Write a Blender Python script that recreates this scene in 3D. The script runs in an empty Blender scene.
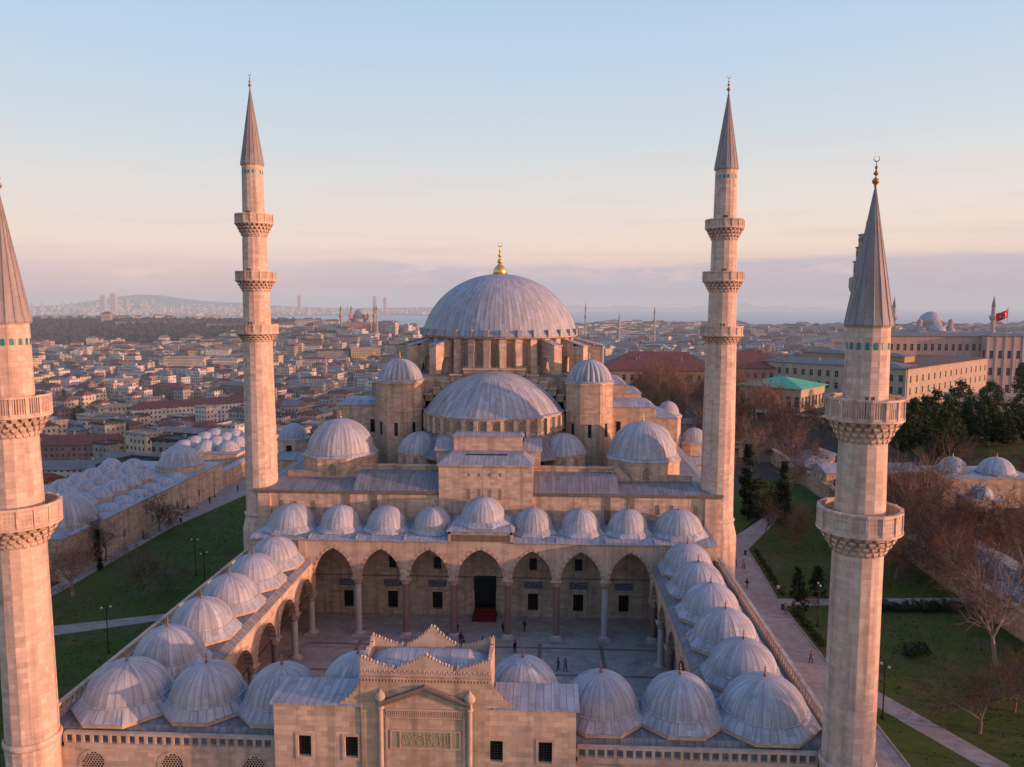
import bpy, bmesh, math, random
from math import pi, sin, cos, tan, sqrt, radians, atan2, floor
from mathutils import Vector, Matrix
random.seed(7)
scene = bpy.context.scene
col = scene.collection
W = {}                      # world location of every object made here

# ------------------------------------------------------------------ mesh builder
class MB:
    def __init__(self):
        self.v = []; self.f = []; self.uv = []; self.m = []; self.s = []
    def add(self, pts):
        n = len(self.v); self.v.extend(tuple(p) for p in pts); return n
    def idx(self, ids, uv=None, m=0, s=False):
        self.f.append(tuple(ids)); self.uv.append(uv); self.m.append(m); self.s.append(s)
    def face(self, pts, uv=None, m=0, s=False):
        n = self.add(pts); self.idx(range(n, n + len(pts)), uv, m, s)
    def box(self, x0, x1, y0, y1, z0, z1, m=0, bottom=True):
        n = self.add([(x0,y0,z0),(x1,y0,z0),(x1,y1,z0),(x0,y1,z0),(x0,y0,z1),(x1,y0,z1),(x1,y1,z1),(x0,y1,z1)])
        q = [(0,1,5,4),(1,2,6,5),(2,3,7,6),(3,0,4,7),(4,5,6,7)]
        if bottom: q.append((3,2,1,0))
        for a in q: self.idx([n+i for i in a], None, m)
    def obox(self, c, ang, lx, ly, z0, z1, m=0):
        ca, sa = cos(ang), sin(ang); P = []
        for z in (z0, z1):
            for sx, sy in ((-1,-1),(1,-1),(1,1),(-1,1)):
                X = sx*lx/2; Y = sy*ly/2
                P.append((c[0]+X*ca-Y*sa, c[1]+X*sa+Y*ca, z))
        n = self.add(P)
        for a in [(0,1,5,4),(1,2,6,5),(2,3,7,6),(3,0,4,7),(4,5,6,7),(3,2,1,0)]: self.idx([n+i for i in a], None, m)
    def prism(self, poly, z0, z1, m=0, mt=None, cap0=True, cap1=True):
        k = len(poly)
        n = self.add([(p[0],p[1],z0) for p in poly] + [(p[0],p[1],z1) for p in poly])
        for i in range(k):
            j = (i+1) % k
            self.idx((n+i, n+j, n+k+j, n+k+i), None, m)
        if cap1: self.idx([n+k+i for i in range(k)], None, m if mt is None else mt)
        if cap0: self.idx([n+i for i in reversed(range(k))], None, m)
    def lathe(self, prof, n, c=(0,0,0), a0=0.0, a1=2*pi, m=0, s=False, useam=None, cap=False, rmod=None, ms=None):
        """prof: list of (r,z).  useam = number of lead seams in a full turn (0.6 u units each)"""
        full = abs(a1-a0-2*pi) < 1e-6
        k = n if full else n+1
        base = []
        vl = [0.0]
        for i in range(1, len(prof)):
            vl.append(vl[-1] + math.hypot(prof[i][0]-prof[i-1][0], prof[i][1]-prof[i-1][1]))
        for i, (r, z) in enumerate(prof):
            P = []
            for j in range(k):
                a = a0 + (a1-a0)*j/n
                rr = r*(rmod(j, i) if rmod else 1.0)
                P.append((c[0]+rr*cos(a), c[1]+rr*sin(a), c[2]+z))
            base.append(self.add(P))
        for i in range(len(prof)-1):
            for j in range(n):
                j2 = (j+1) % k
                q = (base[i]+j, base[i]+j2, base[i+1]+j2, base[i+1]+j)
                uv = None
                if useam:
                    fr = (a1-a0)/(2*pi)*useam*0.6
                    u0 = fr*j/n; u1 = fr*(j+1)/n
                    uv = ((u0,vl[i]),(u1,vl[i]),(u1,vl[i+1]),(u0,vl[i+1]))
                elif s:
                    R = max(prof[i][0], prof[i+1][0]); u0 = (a1-a0)*R*j/n; u1 = (a1-a0)*R*(j+1)/n
                    uv = ((u0,c[2]+prof[i][1]),(u1,c[2]+prof[i][1]),(u1,c[2]+prof[i+1][1]),(u0,c[2]+prof[i+1][1]))
                self.idx(q, uv, (ms[i] if ms else m), s)
        if cap: self.idx([base[-1]+j for j in range(k)], None, m)
    def tube(self, p, q, r0, r1, n=6, m=0, s=True):
        p = Vector(p); q = Vector(q); d = (q-p)
        if d.length < 1e-6: return
        d.normalize(); a = Vector((0,0,1)) if abs(d.z) < .9 else Vector((1,0,0))
        e = d.cross(a).normalized(); g = d.cross(e)
        n0 = self.add([p + (e*cos(2*pi*i/n)+g*sin(2*pi*i/n))*r0 for i in range(n)] + [q + (e*cos(2*pi*i/n)+g*sin(2*pi*i/n))*r1 for i in range(n)])
        for i in range(n):
            j = (i+1) % n; self.idx((n0+j, n0+i, n0+n+i, n0+n+j), None, m, s)
    def ball(self, c, r, n=8, k=5, m=0, sz=1.0):
        self.lathe([(max(1e-4, r*sin(pi*i/k)), -r*sz*cos(pi*i/k)) for i in range(k+1)], n, c, m=m, s=True)
    def build(self, name, mats, parent=None, recenter=True):
        if not isinstance(mats, (list, tuple)): mats = [mats]
        me = bpy.data.meshes.new(name)
        if recenter and self.v:
            xs = [p[0] for p in self.v]; ys = [p[1] for p in self.v]; zs = [p[2] for p in self.v]
            o = Vector(((min(xs)+max(xs))/2, (min(ys)+max(ys))/2, min(zs)))
        else:
            o = Vector((0,0,0))
        V = [(p[0]-o.x, p[1]-o.y, p[2]-o.z) for p in self.v]
        me.from_pydata(V, [], self.f)
        for mt in mats: me.materials.append(mt)
        if len(mats) > 1: me.polygons.foreach_set('material_index', self.m)
        if any(self.s): me.polygons.foreach_set('use_smooth', self.s)
        uvl = me.uv_layers.new(name='UVMap')
        out = [0.0]*(2*len(me.loops))
        li = 0
        for f, uv in zip(self.f, self.uv):
            if uv is not None:
                for a in uv:
                    out[li] = a[0]; out[li+1] = a[1]; li += 2
            else:
                A = V[f[0]]; B = V[f[1]]; Cc = V[f[2]]
                ux, uy, uz = B[0]-A[0], B[1]-A[1], B[2]-A[2]; wx, wy, wz = Cc[0]-A[0], Cc[1]-A[1], Cc[2]-A[2]
                nx, ny, nz = uy*wz-uz*wy, uz*wx-ux*wz, ux*wy-uy*wx
                h = math.hypot(nx, ny)
                if h < 0.35*abs(nz) or h < 1e-9:
                    if abs(ux*0+uy) > abs(ux) and False: pass
                    for i in f:
                        out[li] = V[i][0]; out[li+1] = V[i][1]; li += 2
                else:
                    tx, ty = -ny/h, nx/h
                    uo = round(atan2(ny, nx)*20.37)*3.771
                    for i in f:
                        p = V[i]
                        out[li] = p[0]*tx+p[1]*ty+uo; out[li+1] = p[2]; li += 2
        uvl.data.foreach_set('uv', out)
        me.update()
        ob = bpy.data.objects.new(name, me); col.objects.link(ob)
        W[ob] = o.copy()
        ob.location = o
        if parent is not None:
            ob.parent = parent; ob.location = o - W[parent]
        return ob

def tag(o, label=None, cat=None, group=None, kind=None):
    if label: o['label'] = label
    if cat: o['category'] = cat
    if group: o['group'] = group
    if kind: o['kind'] = kind
    return o
def empty(name, loc, label=None, cat=None, group=None):
    o = bpy.data.objects.new(name, None); col.objects.link(o)
    o.location = loc; o.empty_display_size = 0.5; W[o] = Vector(loc)
    return tag(o, label, cat, group)
def dup(o, parent=None):
    c = o.copy(); col.objects.link(c)
    if parent is not None: c.parent = parent
    for ch in list(o.children): dup(ch, c)
    return c
def dup_at(root, loc, rz=0, sc=1, label=None):
    c = dup(root); c.location = loc; c.rotation_euler = (0,0,rz); c.scale = (sc,sc,sc) if not isinstance(sc,(tuple,list)) else sc
    if label: c['label'] = label
    return c
def part_copy(o, parent, wloc, rz=0.0, sc=1.0):
    """copy of a part (with its sub-parts) placed at a world position below an unrotated parent"""
    c = o.copy(); col.objects.link(c); c.parent = parent
    c.location = Vector(wloc) - W[parent]; c.rotation_euler = (0,0,rz); c.scale = (sc,sc,sc)
    for ch in list(o.children): dup(ch, c)
    return c

# ------------------------------------------------------------------ materials
def newmat(name):
    m = bpy.data.materials.new(name); m.use_nodes = True
    nt = m.node_tree; nt.nodes.clear()
    return m, nt
class N:
    def __init__(s, nt): s.nt = nt
    def __call__(s, typ, ins=None, **kw):
        n = s.nt.nodes.new(typ)
        for k, v in kw.items(): setattr(n, k, v)
        for k, v in (ins or {}).items():
            if isinstance(v, bpy.types.NodeSocket): s.nt.links.new(v, n.inputs[k])
            else: n.inputs[k].default_value = v
        return n
    def math(s, op, a, b=0.0, clamp=False):
        n = s('ShaderNodeMath', {0: a, 1: b}, operation=op); n.use_clamp = clamp; return n.outputs[0]
    def mix(s, f, a, b, mode='MIX'):
        n = s('ShaderNodeMix', data_type='RGBA', blend_type=mode)
        for k, v in ((0, f), (6, a), (7, b)):
            if isinstance(v, bpy.types.NodeSocket): s.nt.links.new(v, n.inputs[k])
            else: n.inputs[k].default_value = v if k == 0 else (tuple(v)+(1,))[:4]
        return n.outputs[2]
    def ramp(s, f, stops):
        n = s('ShaderNodeValToRGB', {0: f}); e = n.color_ramp.elements
        while len(e) > 1: e.remove(e[-1])
        e[0].position = stops[0][0]; e[0].color = (tuple(stops[0][1])+(1,))[:4]
        for p, c in stops[1:]:
            x = e.new(p); x.color = (tuple(c)+(1,))[:4]
        return n.outputs[0]
    def noise(s, vec, scale, detail=3, rough=.55, out=0):
        n = s('ShaderNodeTexNoise', {'Vector': vec, 'Scale': scale, 'Detail': detail, 'Roughness': rough}); return n.outputs[out]
    def maprange(s, v, a, b, c, d):
        n = s('ShaderNodeMapRange', {0: v, 1: a, 2: b, 3: c, 4: d}); return n.outputs[0]
    def scale(s, vec, xyz):
        n = s('ShaderNodeVectorMath', {0: vec, 1: xyz}, operation='MULTIPLY'); return n.outputs[0]
    def out(s, color, rough=.8, bump=None, bstr=.4, bdist=.05, metal=0.0, spec=.3, normal=None, extra=None):
        b = s('ShaderNodeBsdfPrincipled', {'Base Color': color if isinstance(color, bpy.types.NodeSocket) else (tuple(color)+(1,))[:4], 'Roughness': rough, 'Metallic': metal, 'Specular IOR Level': spec})
        if bump is not None:
            bn = s('ShaderNodeBump', {'Strength': bstr, 'Distance': bdist, 'Height': bump}); s.nt.links.new(bn.outputs[0], b.inputs['Normal'])
        for k, v in (extra or {}).items(): b.inputs[k].default_value = v
        o = s('ShaderNodeOutputMaterial'); s.nt.links.new(b.outputs[0], o.inputs[0])
        return b
def mul(c, k): return tuple(x*k for x in c)

def stone_mat(name, base, bw=1.1, bh=.42, var=.16, stain=.45, warm=(1.06,.97,.86), rough=.88, mortar=.72, streak=.5):
    m, nt = newmat(name); n = N(nt)
    uv = n('ShaderNodeUVMap').outputs[0]; pos = n('ShaderNodeNewGeometry').outputs['Position']
    br = n('ShaderNodeTexBrick', {'Vector': uv, 'Color1': (1-var,1-var,1-var,1), 'Color2': (1+var,1+var*.9,1+var*.75,1), 'Mortar': (mortar,mortar*.97,mortar*.93,1),
           'Scale': 1.0, 'Mortar Size': .012, 'Mortar Smooth': .3, 'Bias': 0.0, 'Brick Width': bw, 'Row Height': bh})
    br.offset = .5
    big = n.noise(pos, .16, 4, .6); fine = n.noise(pos, 2.2, 5, .65)
    st = n.noise(n.scale(pos, (1.1,1.1,.07)), 1.0, 4, .6)
    c = n.mix(1.0, tuple(base), br.outputs[0], 'MULTIPLY')
    rown = n('ShaderNodeTexWhiteNoise', {'W': n.math('FLOOR', n.math('DIVIDE', n('ShaderNodeSeparateXYZ', {0: uv}).outputs[1], bh))}, noise_dimensions='1D').outputs[0]
    c = n.mix(n.math('MULTIPLY', rown, min(1.0, var*1.6)), c, n.mix(1.0, c, (.78,.74,.70), 'MULTIPLY'))
    c = n.mix(n.maprange(big, .35, .7, 0, .55), c, mul((base[0]*warm[0], base[1]*warm[1], base[2]*warm[2]), .82))
    c = n.mix(n.maprange(fine, .42, .75, 0, .35), c, mul(base, .62))
    c = n.mix(n.maprange(st, .49, .70, 0, streak), c, (base[0]*.36, base[1]*.34, base[2]*.33))
    grime = n.noise(n.scale(pos, (.5,.5,.9)), .9, 5, .7)
    c = n.mix(n.maprange(grime, .50, .74, 0, stain), c, (base[0]*.33, base[1]*.31, base[2]*.29))
    h = n.math('ADD', br.outputs['Fac'], n.math('MULTIPLY', fine, -.6))
    n.out(c, rough, n.math('MULTIPLY', h, -1.0), .35, .03)
    return m

def lead_mat(name, base=(.285,.31,.345), seam=.6, contrast=.3, seamdark=.55):
    m, nt = newmat(name); n = N(nt)
    uv = n('ShaderNodeUVMap').outputs[0]; pos = n('ShaderNodeNewGeometry').outputs['Position']
    sp = n('ShaderNodeSeparateXYZ', {0: uv})
    us = n.math('DIVIDE', sp.outputs[0], seam)
    cell = n.math('FLOOR', us); fr = n.math('SUBTRACT', us, cell)
    r1 = n('ShaderNodeTexWhiteNoise', {'W': cell}, noise_dimensions='1D').outputs[0]
    vv = n.math('ADD', n.math('DIVIDE', sp.outputs[1], 1.9), r1)
    vc = n.math('FLOOR', vv); vf = n.math('SUBTRACT', vv, vc)
    r2 = n('ShaderNodeTexWhiteNoise', {'Vector': n('ShaderNodeCombineXYZ', {0: cell, 1: vc}).outputs[0]}, noise_dimensions='2D').outputs[0]
    edge = n.math('ABSOLUTE', n.math('SUBTRACT', fr, .5))           # .5 at the seam
    sm = n.maprange(edge, .42, .49, 0, 1)
    lap = n.maprange(vf, .0, .05, 1, 0)
    st = n.noise(n('ShaderNodeCombineXYZ', {0: n.math('MULTIPLY', us, 1.7), 1: n.math('MULTIPLY', sp.outputs[1], .16), 2: n.math('MULTIPLY', n('ShaderNodeObjectInfo').outputs['Random'], 40)}).outputs[0], 1.0, 4, .6)
    big = n.noise(pos, .3, 4, .6); fine = n.noise(pos, 2.6, 4, .6)
    c = n.mix(n.math('MULTIPLY', r2, .8), mul(base, 1-contrast), mul(base, 1+contrast*.9))
    c = n.mix(n.maprange(st, .45, .72, 0, .6), c, mul((base[0]*1.05, base[1]*1.02, base[2]), 1.5))
    c = n.mix(n.maprange(st, .5, .28, 0, .5), c, mul((base[0]*1.02, base[1]*.95, base[2]*.86), .58))
    c = n.mix(n.maprange(big, .45, .7, 0, .4), c, (base[0]*.92, base[1]*.84, base[2]*.76))
    orn = n('ShaderNodeObjectInfo').outputs['Random']
    c = n.mix(n.math('MULTIPLY', orn, .24), c, (base[0]*.60, base[1]*.60, base[2]*.62))
    blot = n.noise(n.scale(pos, (.9,.9,.35)), 1.0, 5, .7)
    c = n.mix(n.maprange(blot, .54, .70, 0, .6), c, (base[0]*.50, base[1]*.47, base[2]*.45))
    c = n.mix(n.maprange(blot, .40, .30, 0, .5), c, mul(base, 1.35))
    c = n.mix(n.maprange(fine, .5, .8, 0, .3), c, mul(base, .55))
    c = n.mix(n.math('MULTIPLY', n.math('MAXIMUM', sm, n.math('MULTIPLY', lap, .6)), seamdark), c, mul(base, .3))
    hh = n.math('ADD', n.maprange(edge, .40, .5, 0, 1), n.math('MULTIPLY', fine, .25))
    n.out(c, .62, hh, .5, .05, spec=.35)
    return m

def plain(name, c, rough=.7, var=.15, scale=3.0, metal=0.0, spec=.3, bump=0.0):
    m, nt = newmat(name); n = N(nt)
    pos = n('ShaderNodeNewGeometry').outputs['Position']
    f = n.noise(pos, scale, 4, .6)
    cc = n.mix(n.maprange(f, .3, .7, 0, 1), mul(c, 1-var), mul(c, 1+var))
    n.out(cc, rough, f if bump else None, bump, .05, metal, spec)
    return m

M = {}
M['stone']  = stone_mat('ashlar_limestone', (.59,.46,.35), var=.24, stain=.55, streak=.65)
M['stone2'] = stone_mat('ashlar_minaret', (.63,.495,.40), bw=1.0, bh=.42, var=.2, stain=.5, streak=.6)
M['stonew'] = stone_mat('weathered_limestone', (.53,.405,.295), var=.22, stain=.65, streak=.8)
M['trim']   = stone_mat('carved_stone_trim', (.56,.44,.335), bw=2.4, bh=.8, var=.12, stain=.5, mortar=.85)
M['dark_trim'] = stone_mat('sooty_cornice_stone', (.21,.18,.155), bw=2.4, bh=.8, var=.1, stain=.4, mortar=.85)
M['lead']   = lead_mat('lead_roofing', (.33,.345,.365))
M['lead_skirt'] = lead_mat('skirt_lead', (.34,.37,.405), contrast=.3)
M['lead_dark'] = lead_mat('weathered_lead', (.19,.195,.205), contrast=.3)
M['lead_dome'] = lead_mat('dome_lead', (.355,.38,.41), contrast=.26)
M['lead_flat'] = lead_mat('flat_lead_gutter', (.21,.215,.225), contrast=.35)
M['gold']   = plain('gilded_copper', (.75,.5,.16), .35, .15, 4, .85)
M['bronze'] = plain('weathered_finial', (.25,.15,.11), .5, .2, 4, .5)
M['dark']   = plain('dark_glass', (.012,.012,.014), .25, .3, 2, 0, .5)
M['iron']   = plain('iron_grille', (.035,.032,.03), .6, .2)
M['marble'] = stone_mat('marble_column', (.50,.46,.43), bw=6, bh=2.2, var=.05, stain=.3, streak=.25, mortar=.9)
M['granite'] = stone_mat('porphyry_column', (.25,.17,.145), bw=6, bh=2.2, var=.05, stain=.3, streak=.2, mortar=.9)
M['vous']   = plain('dusky_voussoir', (.36,.235,.165), .85, .15)
M['tile']   = plain('turquoise_tile', (.015,.20,.19), .35, .35, 6, 0, .5)
M['red']    = plain('red_carpet', (.16,.018,.015), .9, .25)
M['curtain'] = plain('dark_green_curtain', (.02,.035,.03), .9, .3)
M['timber'] = plain('brown_timber', (.16,.09,.05), .7, .25, 5)
def panel_mat():
    m, nt = newmat('blue_tile_panel'); n = N(nt)
    uv = n('ShaderNodeUVMap').outputs[0]
    f = n.noise(n.scale(uv, (5,7,1)), 1.0, 2, .5)
    c = n.mix(n.maprange(f, .5, .56, 0, 1), (.035,.055,.11), (.28,.30,.32))
    n.out(c, .4, spec=.5); return m
M['panel'] = panel_mat()
def pave_mat(name, base, bw, bh, var=.15):
    m = stone_mat(name, base, bw=bw, bh=bh, var=var, stain=.45, streak=0.0); return m
M['court'] = pave_mat('courtyard_marble', (.43,.385,.345), 1.3, .8, .2)
M['path'] = pave_mat('stone_flag_path', (.34,.30,.26), .9, .6, .2)

# ------------------------------------------------------------------ shared shapes
def ngon(c, r, n, a0=None):
    a0 = pi/n if a0 is None else a0
    return [(c[0]+r*cos(a0+2*pi*i/n), c[1]+r*sin(a0+2*pi*i/n)) for i in range(n)]
def dome_prof(r, h, k=14, r_end=.02, th0=0.0):
    t0 = radians(th0); out = []
    for i in range(k+1):
        t = t0+(pi/2-t0)*i/k
        out.append((max(r_end, r*cos(t)/cos(t0)), h*(sin(t)-sin(t0))/(1-sin(t0))))
    return out
def rib_dome(mb, c, r, h, nrib, k=14, a0=0, a1=2*pi, ridge=.012, flute=0.0, m=0, sub=4, th0=14):
    """lead dome: raised seam at every rib, or fluted gores"""
    n = nrib*sub; fr = (a1-a0)/(2*pi)
    n = max(8, int(round(n*fr)))
    def rm(j, i):
        if flute:
            return 1 - flute*(1-abs(sin(pi*j/sub)))*(1-.5*i/k)
        return 1 + (ridge if j % sub == 0 else 0)
    mb.lathe(dome_prof(r, h, k, th0=th0), n, c, a0, a1, m=m, s=True, useam=nrib, rmod=rm)
def finial(mb, c, h, m=0, crescent=True, n=8):
    """stack of turned knobs, a crescent on top"""
    r = h*.1
    prof = [(r*.5,0),(r*.45,h*.06),(r*1.0,h*.12),(r*1.15,h*.17),(r*.9,h*.22),(r*.25,h*.27),(r*.25,h*.33),(r*.75,h*.37),(r*.8,h*.41),(r*.3,h*.46),(r*.22,h*.52),(r*.5,h*.55),(r*.5,h*.58),(r*.15,h*.63),(r*.12,h*.74),(.004,h*.76)]
    mb.lathe(prof, n, c, m=m, s=True)
    if crescent:
        R = h*.085; cz = c[2]+h*.74+R
        pts = []
        for i in range(15):
            a = radians(90+25) + radians(310)*i/14
            t = R*.05 + R*.16*sin(pi*i/14)
            pts.append((Vector((c[0]+R*cos(a), c[1], cz+R*sin(a))), t))
        for (p, t), (q, t2) in zip(pts[:-1], pts[1:]): mb.tube(p, q, t, t2, 5, m)

def wall(mb, o, ang, width, z0, z1, holes=(), depth=.35, m=0, mp=1, pane=True, flip=False):
    """upright wall face with rectangular openings (u0,u1,za,zb), reveals and recessed panes. o=(x,y) start, faces right-hand side of its direction"""
    ca, sa = cos(ang), sin(ang)
    nx, ny = sa, -ca                                                # outward
    us = sorted(set([0, width] + [h[0] for h in holes] + [h[1] for h in holes]))
    zs = sorted(set([z0, z1] + [h[2] for h in holes] + [h[3] for h in holes]))
    def P(u, z, d=0): return (o[0]+ca*u-nx*d, o[1]+sa*u-ny*d, z)
    for i in range(len(us)-1):
        # merge runs in z
        run = None
        for j in range(len(zs)-1):
            uc = (us[i]+us[i+1])/2; zc = (zs[j]+zs[j+1])/2
            inside = any(h[0] < uc < h[1] and h[2] < zc < h[3] for h in holes)
            if not inside:
                if run is None: run = zs[j]
            if inside or j == len(zs)-2:
                top = zs[j] if inside else zs[j+1]
                if run is not None: mb.face([P(us[i],run),P(us[i+1],run),P(us[i+1],top),P(us[i],top)], None, m)
                run = None
    for (a, b, c, d) in holes:
        mb.face([P(a,c),P(a,c,depth),P(a,d,depth),P(a,d)][::-1], None, m)
        mb.face([P(b,c),P(b,c,depth),P(b,d,depth),P(b,d)], None, m)
        mb.face([P(a,c),P(b,c),P(b,c,depth),P(a,c,depth)], None, m)
        mb.face([P(a,d),P(b,d),P(b,d,depth),P(a,d,depth)][::-1], None, m)
        if pane: mb.face([P(a,c,depth),P(b,c,depth),P(b,d,depth),P(a,d,depth)], None, mp)

def arch_z(t, half, spring, rise):
    """pointed arch height at offset t from its centre"""
    t = min(abs(t), half)
    R = (half*half + rise*rise)/(2*half)          # two-centred
    return spring + sqrt(max(0, R*R - (t + R - half)**2))
def arcade(mb, P, bays, ztop, thick, seg=14, m=0, mv=1, ends=(None,None), z_ends=None):
    """P(u,d,z)->world; bays: (u0,u1,half,spring,rise) ; solid above the arches, both faces, soffits and banded voussoirs"""
    for (u0, u1, half, spring, rise) in bays:
        uc = (u0+u1)/2
        xs = [uc - half*cos(pi*i/(2*seg)) for i in range(seg)] + [uc + half*sin(pi*i/(2*seg)) for i in range(seg+1)]
        for d, rev in ((0, False), (thick, True)):
            def F(pts, mm=m):
                mb.face(pts[::-1] if rev else pts, None, mm)
            F([P(u0,d,spring),P(uc-half,d,spring),P(uc-half,d,ztop),P(u0,d,ztop)])
            F([P(uc+half,d,spring),P(u1,d,spring),P(u1,d,ztop),P(uc+half,d,ztop)])
            for a, b in zip(xs[:-1], xs[1:]):
                za = arch_z(a-uc, half, spring, rise); zb = arch_z(b-uc, half, spring, rise)
                F([P(a,d,za),P(b,d,zb),P(b,d,ztop),P(a,d,ztop)])
        k = 0
        for a, b in zip(xs[:-1], xs[1:]):
            za = arch_z(a-uc, half, spring, rise); zb = arch_z(b-uc, half, spring, rise)
            k += 1
            mb.face([P(a,0,za),P(a,thick,za),P(b,thick,zb),P(b,0,zb)], None, mv if k % 2 else m)
            # voussoir ring, 2 cm proud on both faces
            def ring(t, z):
                dx = t-uc; w = .42
                s = 1+w/half
                return uc+dx*s, spring+(z-spring)*(1+w/rise)
            a2, za2 = ring(a, za); b2, zb2 = ring(b, zb)
            for d, rev in ((-.025, False), (thick+.025, True)):
                pts = [P(a,d,za),P(b,d,zb),P(b2,d,zb2),P(a2,d,za2)]
                mb.face(pts[::-1] if rev else pts, None, mv if k % 2 else m)
        mb.face([P(u0,0,spring),P(u0,thick,spring),P(uc-half,thick,spring),P(uc-half,0,spring)], None, m)
        mb.face([P(uc+half,0,spring),P(uc+half,thick,spring),P(u1,thick,spring),P(u1,0,spring)], None, m)
# ================================================================== COURTYARD
M['stained'] = stone_mat('stained_panel_stone', (.20,.155,.10), bw=.9, bh=2.0, stain=.5)
M['spire'] = lead_mat('spire_lead', (.27,.25,.24), seam=.6, contrast=.15, seamdark=.3)
S = 6.65; SC = 7.485; EB = 7.47; SIDE = 43.68/6
BX = [0, (S+SC)/2, (S+SC)/2+S, (S+SC)/2+2*S, (S+SC)/2+2.5*S+EB/2]
YC = 39.95                    # column line of the tall porch
XC = 23.7                     # column line of the side arcades
YF = 3.75
cy = empty('courtyard', (0, 20, 0), 'arcaded marble courtyard ringed by small grey lead domes in front of the mosque', 'courtyard')

# --- lead roof of the low arcades (three sides)
mb = MB()
def ring_u(levels):
    for (xa, ya, yb, za), (xb, yc, yd, zb) in zip(levels[:-1], levels[1:]):
        mb.face([(-xa,ya,za),(xa,ya,za),(xb,yc,zb),(-xb,yc,zb)])
        mb.face([(xa,ya,za),(xa,yb,za),(xb,yd,zb),(xb,yc,zb)])
        mb.face([(-xa,yb,za),(-xa,ya,za),(-xb,yc,zb),(-xb,yd,zb)])
YE = 39.6
ring_u([(31.95,-4.35,YE,9.85),(31.9,-4.2,YE,9.9),(31.8,-3.3,YE,11.0),(24.0,3.3,YE,11.02),(23.25,4.05,YE,10.5),(23.25,4.05,YE,10.32)])
mb.build('arcade_roof', M['lead_flat'], cy)

# --- domes
def lead_dome(name, parent, wloc, r, h, skirt, z_sk, nrib=30, fin=1.5, sides=8, skirt_a0=None, mat_f='bronze', dmat='lead_dome', drum=0.0):
    """wloc = centre at springing. skirt = apothem of the octagonal lead skirt, z_sk below springing"""
    mb = MB(); x, y, z = wloc
    # octagonal skirt blending from the round dome foot
    n = sides; R = skirt/cos(pi/n)
    oct_ = ngon((x, y), R, n, skirt_a0)
    k = 8
    a0 = (pi/n if skirt_a0 is None else skirt_a0)
    inner = []
    tot = n*k
    for j in range(tot):
        a = a0 + 2*pi*j/tot; inner.append((x+r*1.03*cos(a), y+r*1.03*sin(a), z+.08))
    outer = []
    for i in range(n):
        p = oct_[i]; q = oct_[(i+1) % n]
        for j in range(k): outer.append((p[0]+(q[0]-p[0])*j/k, p[1]+(q[1]-p[1])*j/k, z-z_sk))
    ni = mb.add(inner); no = mb.add(outer)
    us = 2*pi*r/.6; 
    for j in range(tot):
        j2 = (j+1) % tot
        u0 = us*.6*j/tot; u1 = us*.6*(j+1)/tot
        mb.idx((no+j, no+j2, ni+j2, ni+j), ((u0,-1),(u1,-1),(u1,0),(u0,0)), 2)
    # eave lip
    low = [(p[0],p[1],p[2]-.10) for p in outer]; nl = mb.add(low)
    for j in range(tot):
        j2 = (j+1) % tot; mb.idx((nl+j, nl+j2, no+j2, no+j), None, 2)
    wallp = ngon((x,y), R*.975, n, skirt_a0)
    mb.prism(wallp, z-z_sk-.42-drum, z-z_sk-.08, m=1)
    rib_dome(mb, (x,y,z), r, h, nrib, 12, th0=4)
    mb.lathe([(r*1.03,.02),(r*1.055,.09),(r*1.03,.17),(r*1.0,.19)], 48, (x,y,z), s=True, useam=nrib)
    d = mb.build(name, [M[dmat], M['trim'], M['lead_skirt']], parent)
    if fin:
        f = MB(); finial(f, (x,y,z+h-.05), fin, crescent=False, n=7)
        fo = f.build('finial', M[mat_f], d)
    return d
Dp = {}
d_reg = None
random.seed(3)
front_pos = [(s*BX[i], 0.0) for i in (1,2,3) for s in (-1,1)] + [(0.0,0.0)]
side_pos = [(s*BX[4], SIDE*k) for k in range(1,6) for s in (-1,1)]
corner_pos = [(s*BX[4], 0.0) for s in (-1,1)]
dm = lead_dome('dome', cy, (BX[1],0,13.3), 3.05, 2.72, 3.5, .75, drum=1.2)
df = lead_dome('dome', cy, (BX[2],0,12.2), 3.05, 2.67, 3.62, .72)
for p in front_pos:
    if abs(p[0]) < BX[1]+.1:
        if p[0] != BX[1]: part_copy(dm, cy, (p[0], p[1], W[dm].z), radians(45)*random.randrange(8))
    elif p[0] != BX[2]: part_copy(df, cy, (p[0], p[1], W[df].z), radians(45)*random.randrange(8))
ds = lead_dome('dome', cy, (BX[4],SIDE,12.2), 3.1, 2.67, 3.7, .72)
for p in side_pos[2:]: part_copy(ds, cy, (p[0], p[1], W[ds].z), radians(45)*random.randrange(8))
side_first = side_pos[0]; part_copy(ds, cy, (side_first[0], side_first[1], W[ds].z), radians(45)) if abs(side_first[0]-BX[4])>.01 else None
dc = lead_dome('dome', cy, (BX[4],0,12.2), 3.45, 2.67, 4.2, .78)
part_copy(dc, cy, (-BX[4], 0, W[dc].z), radians(90))

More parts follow.
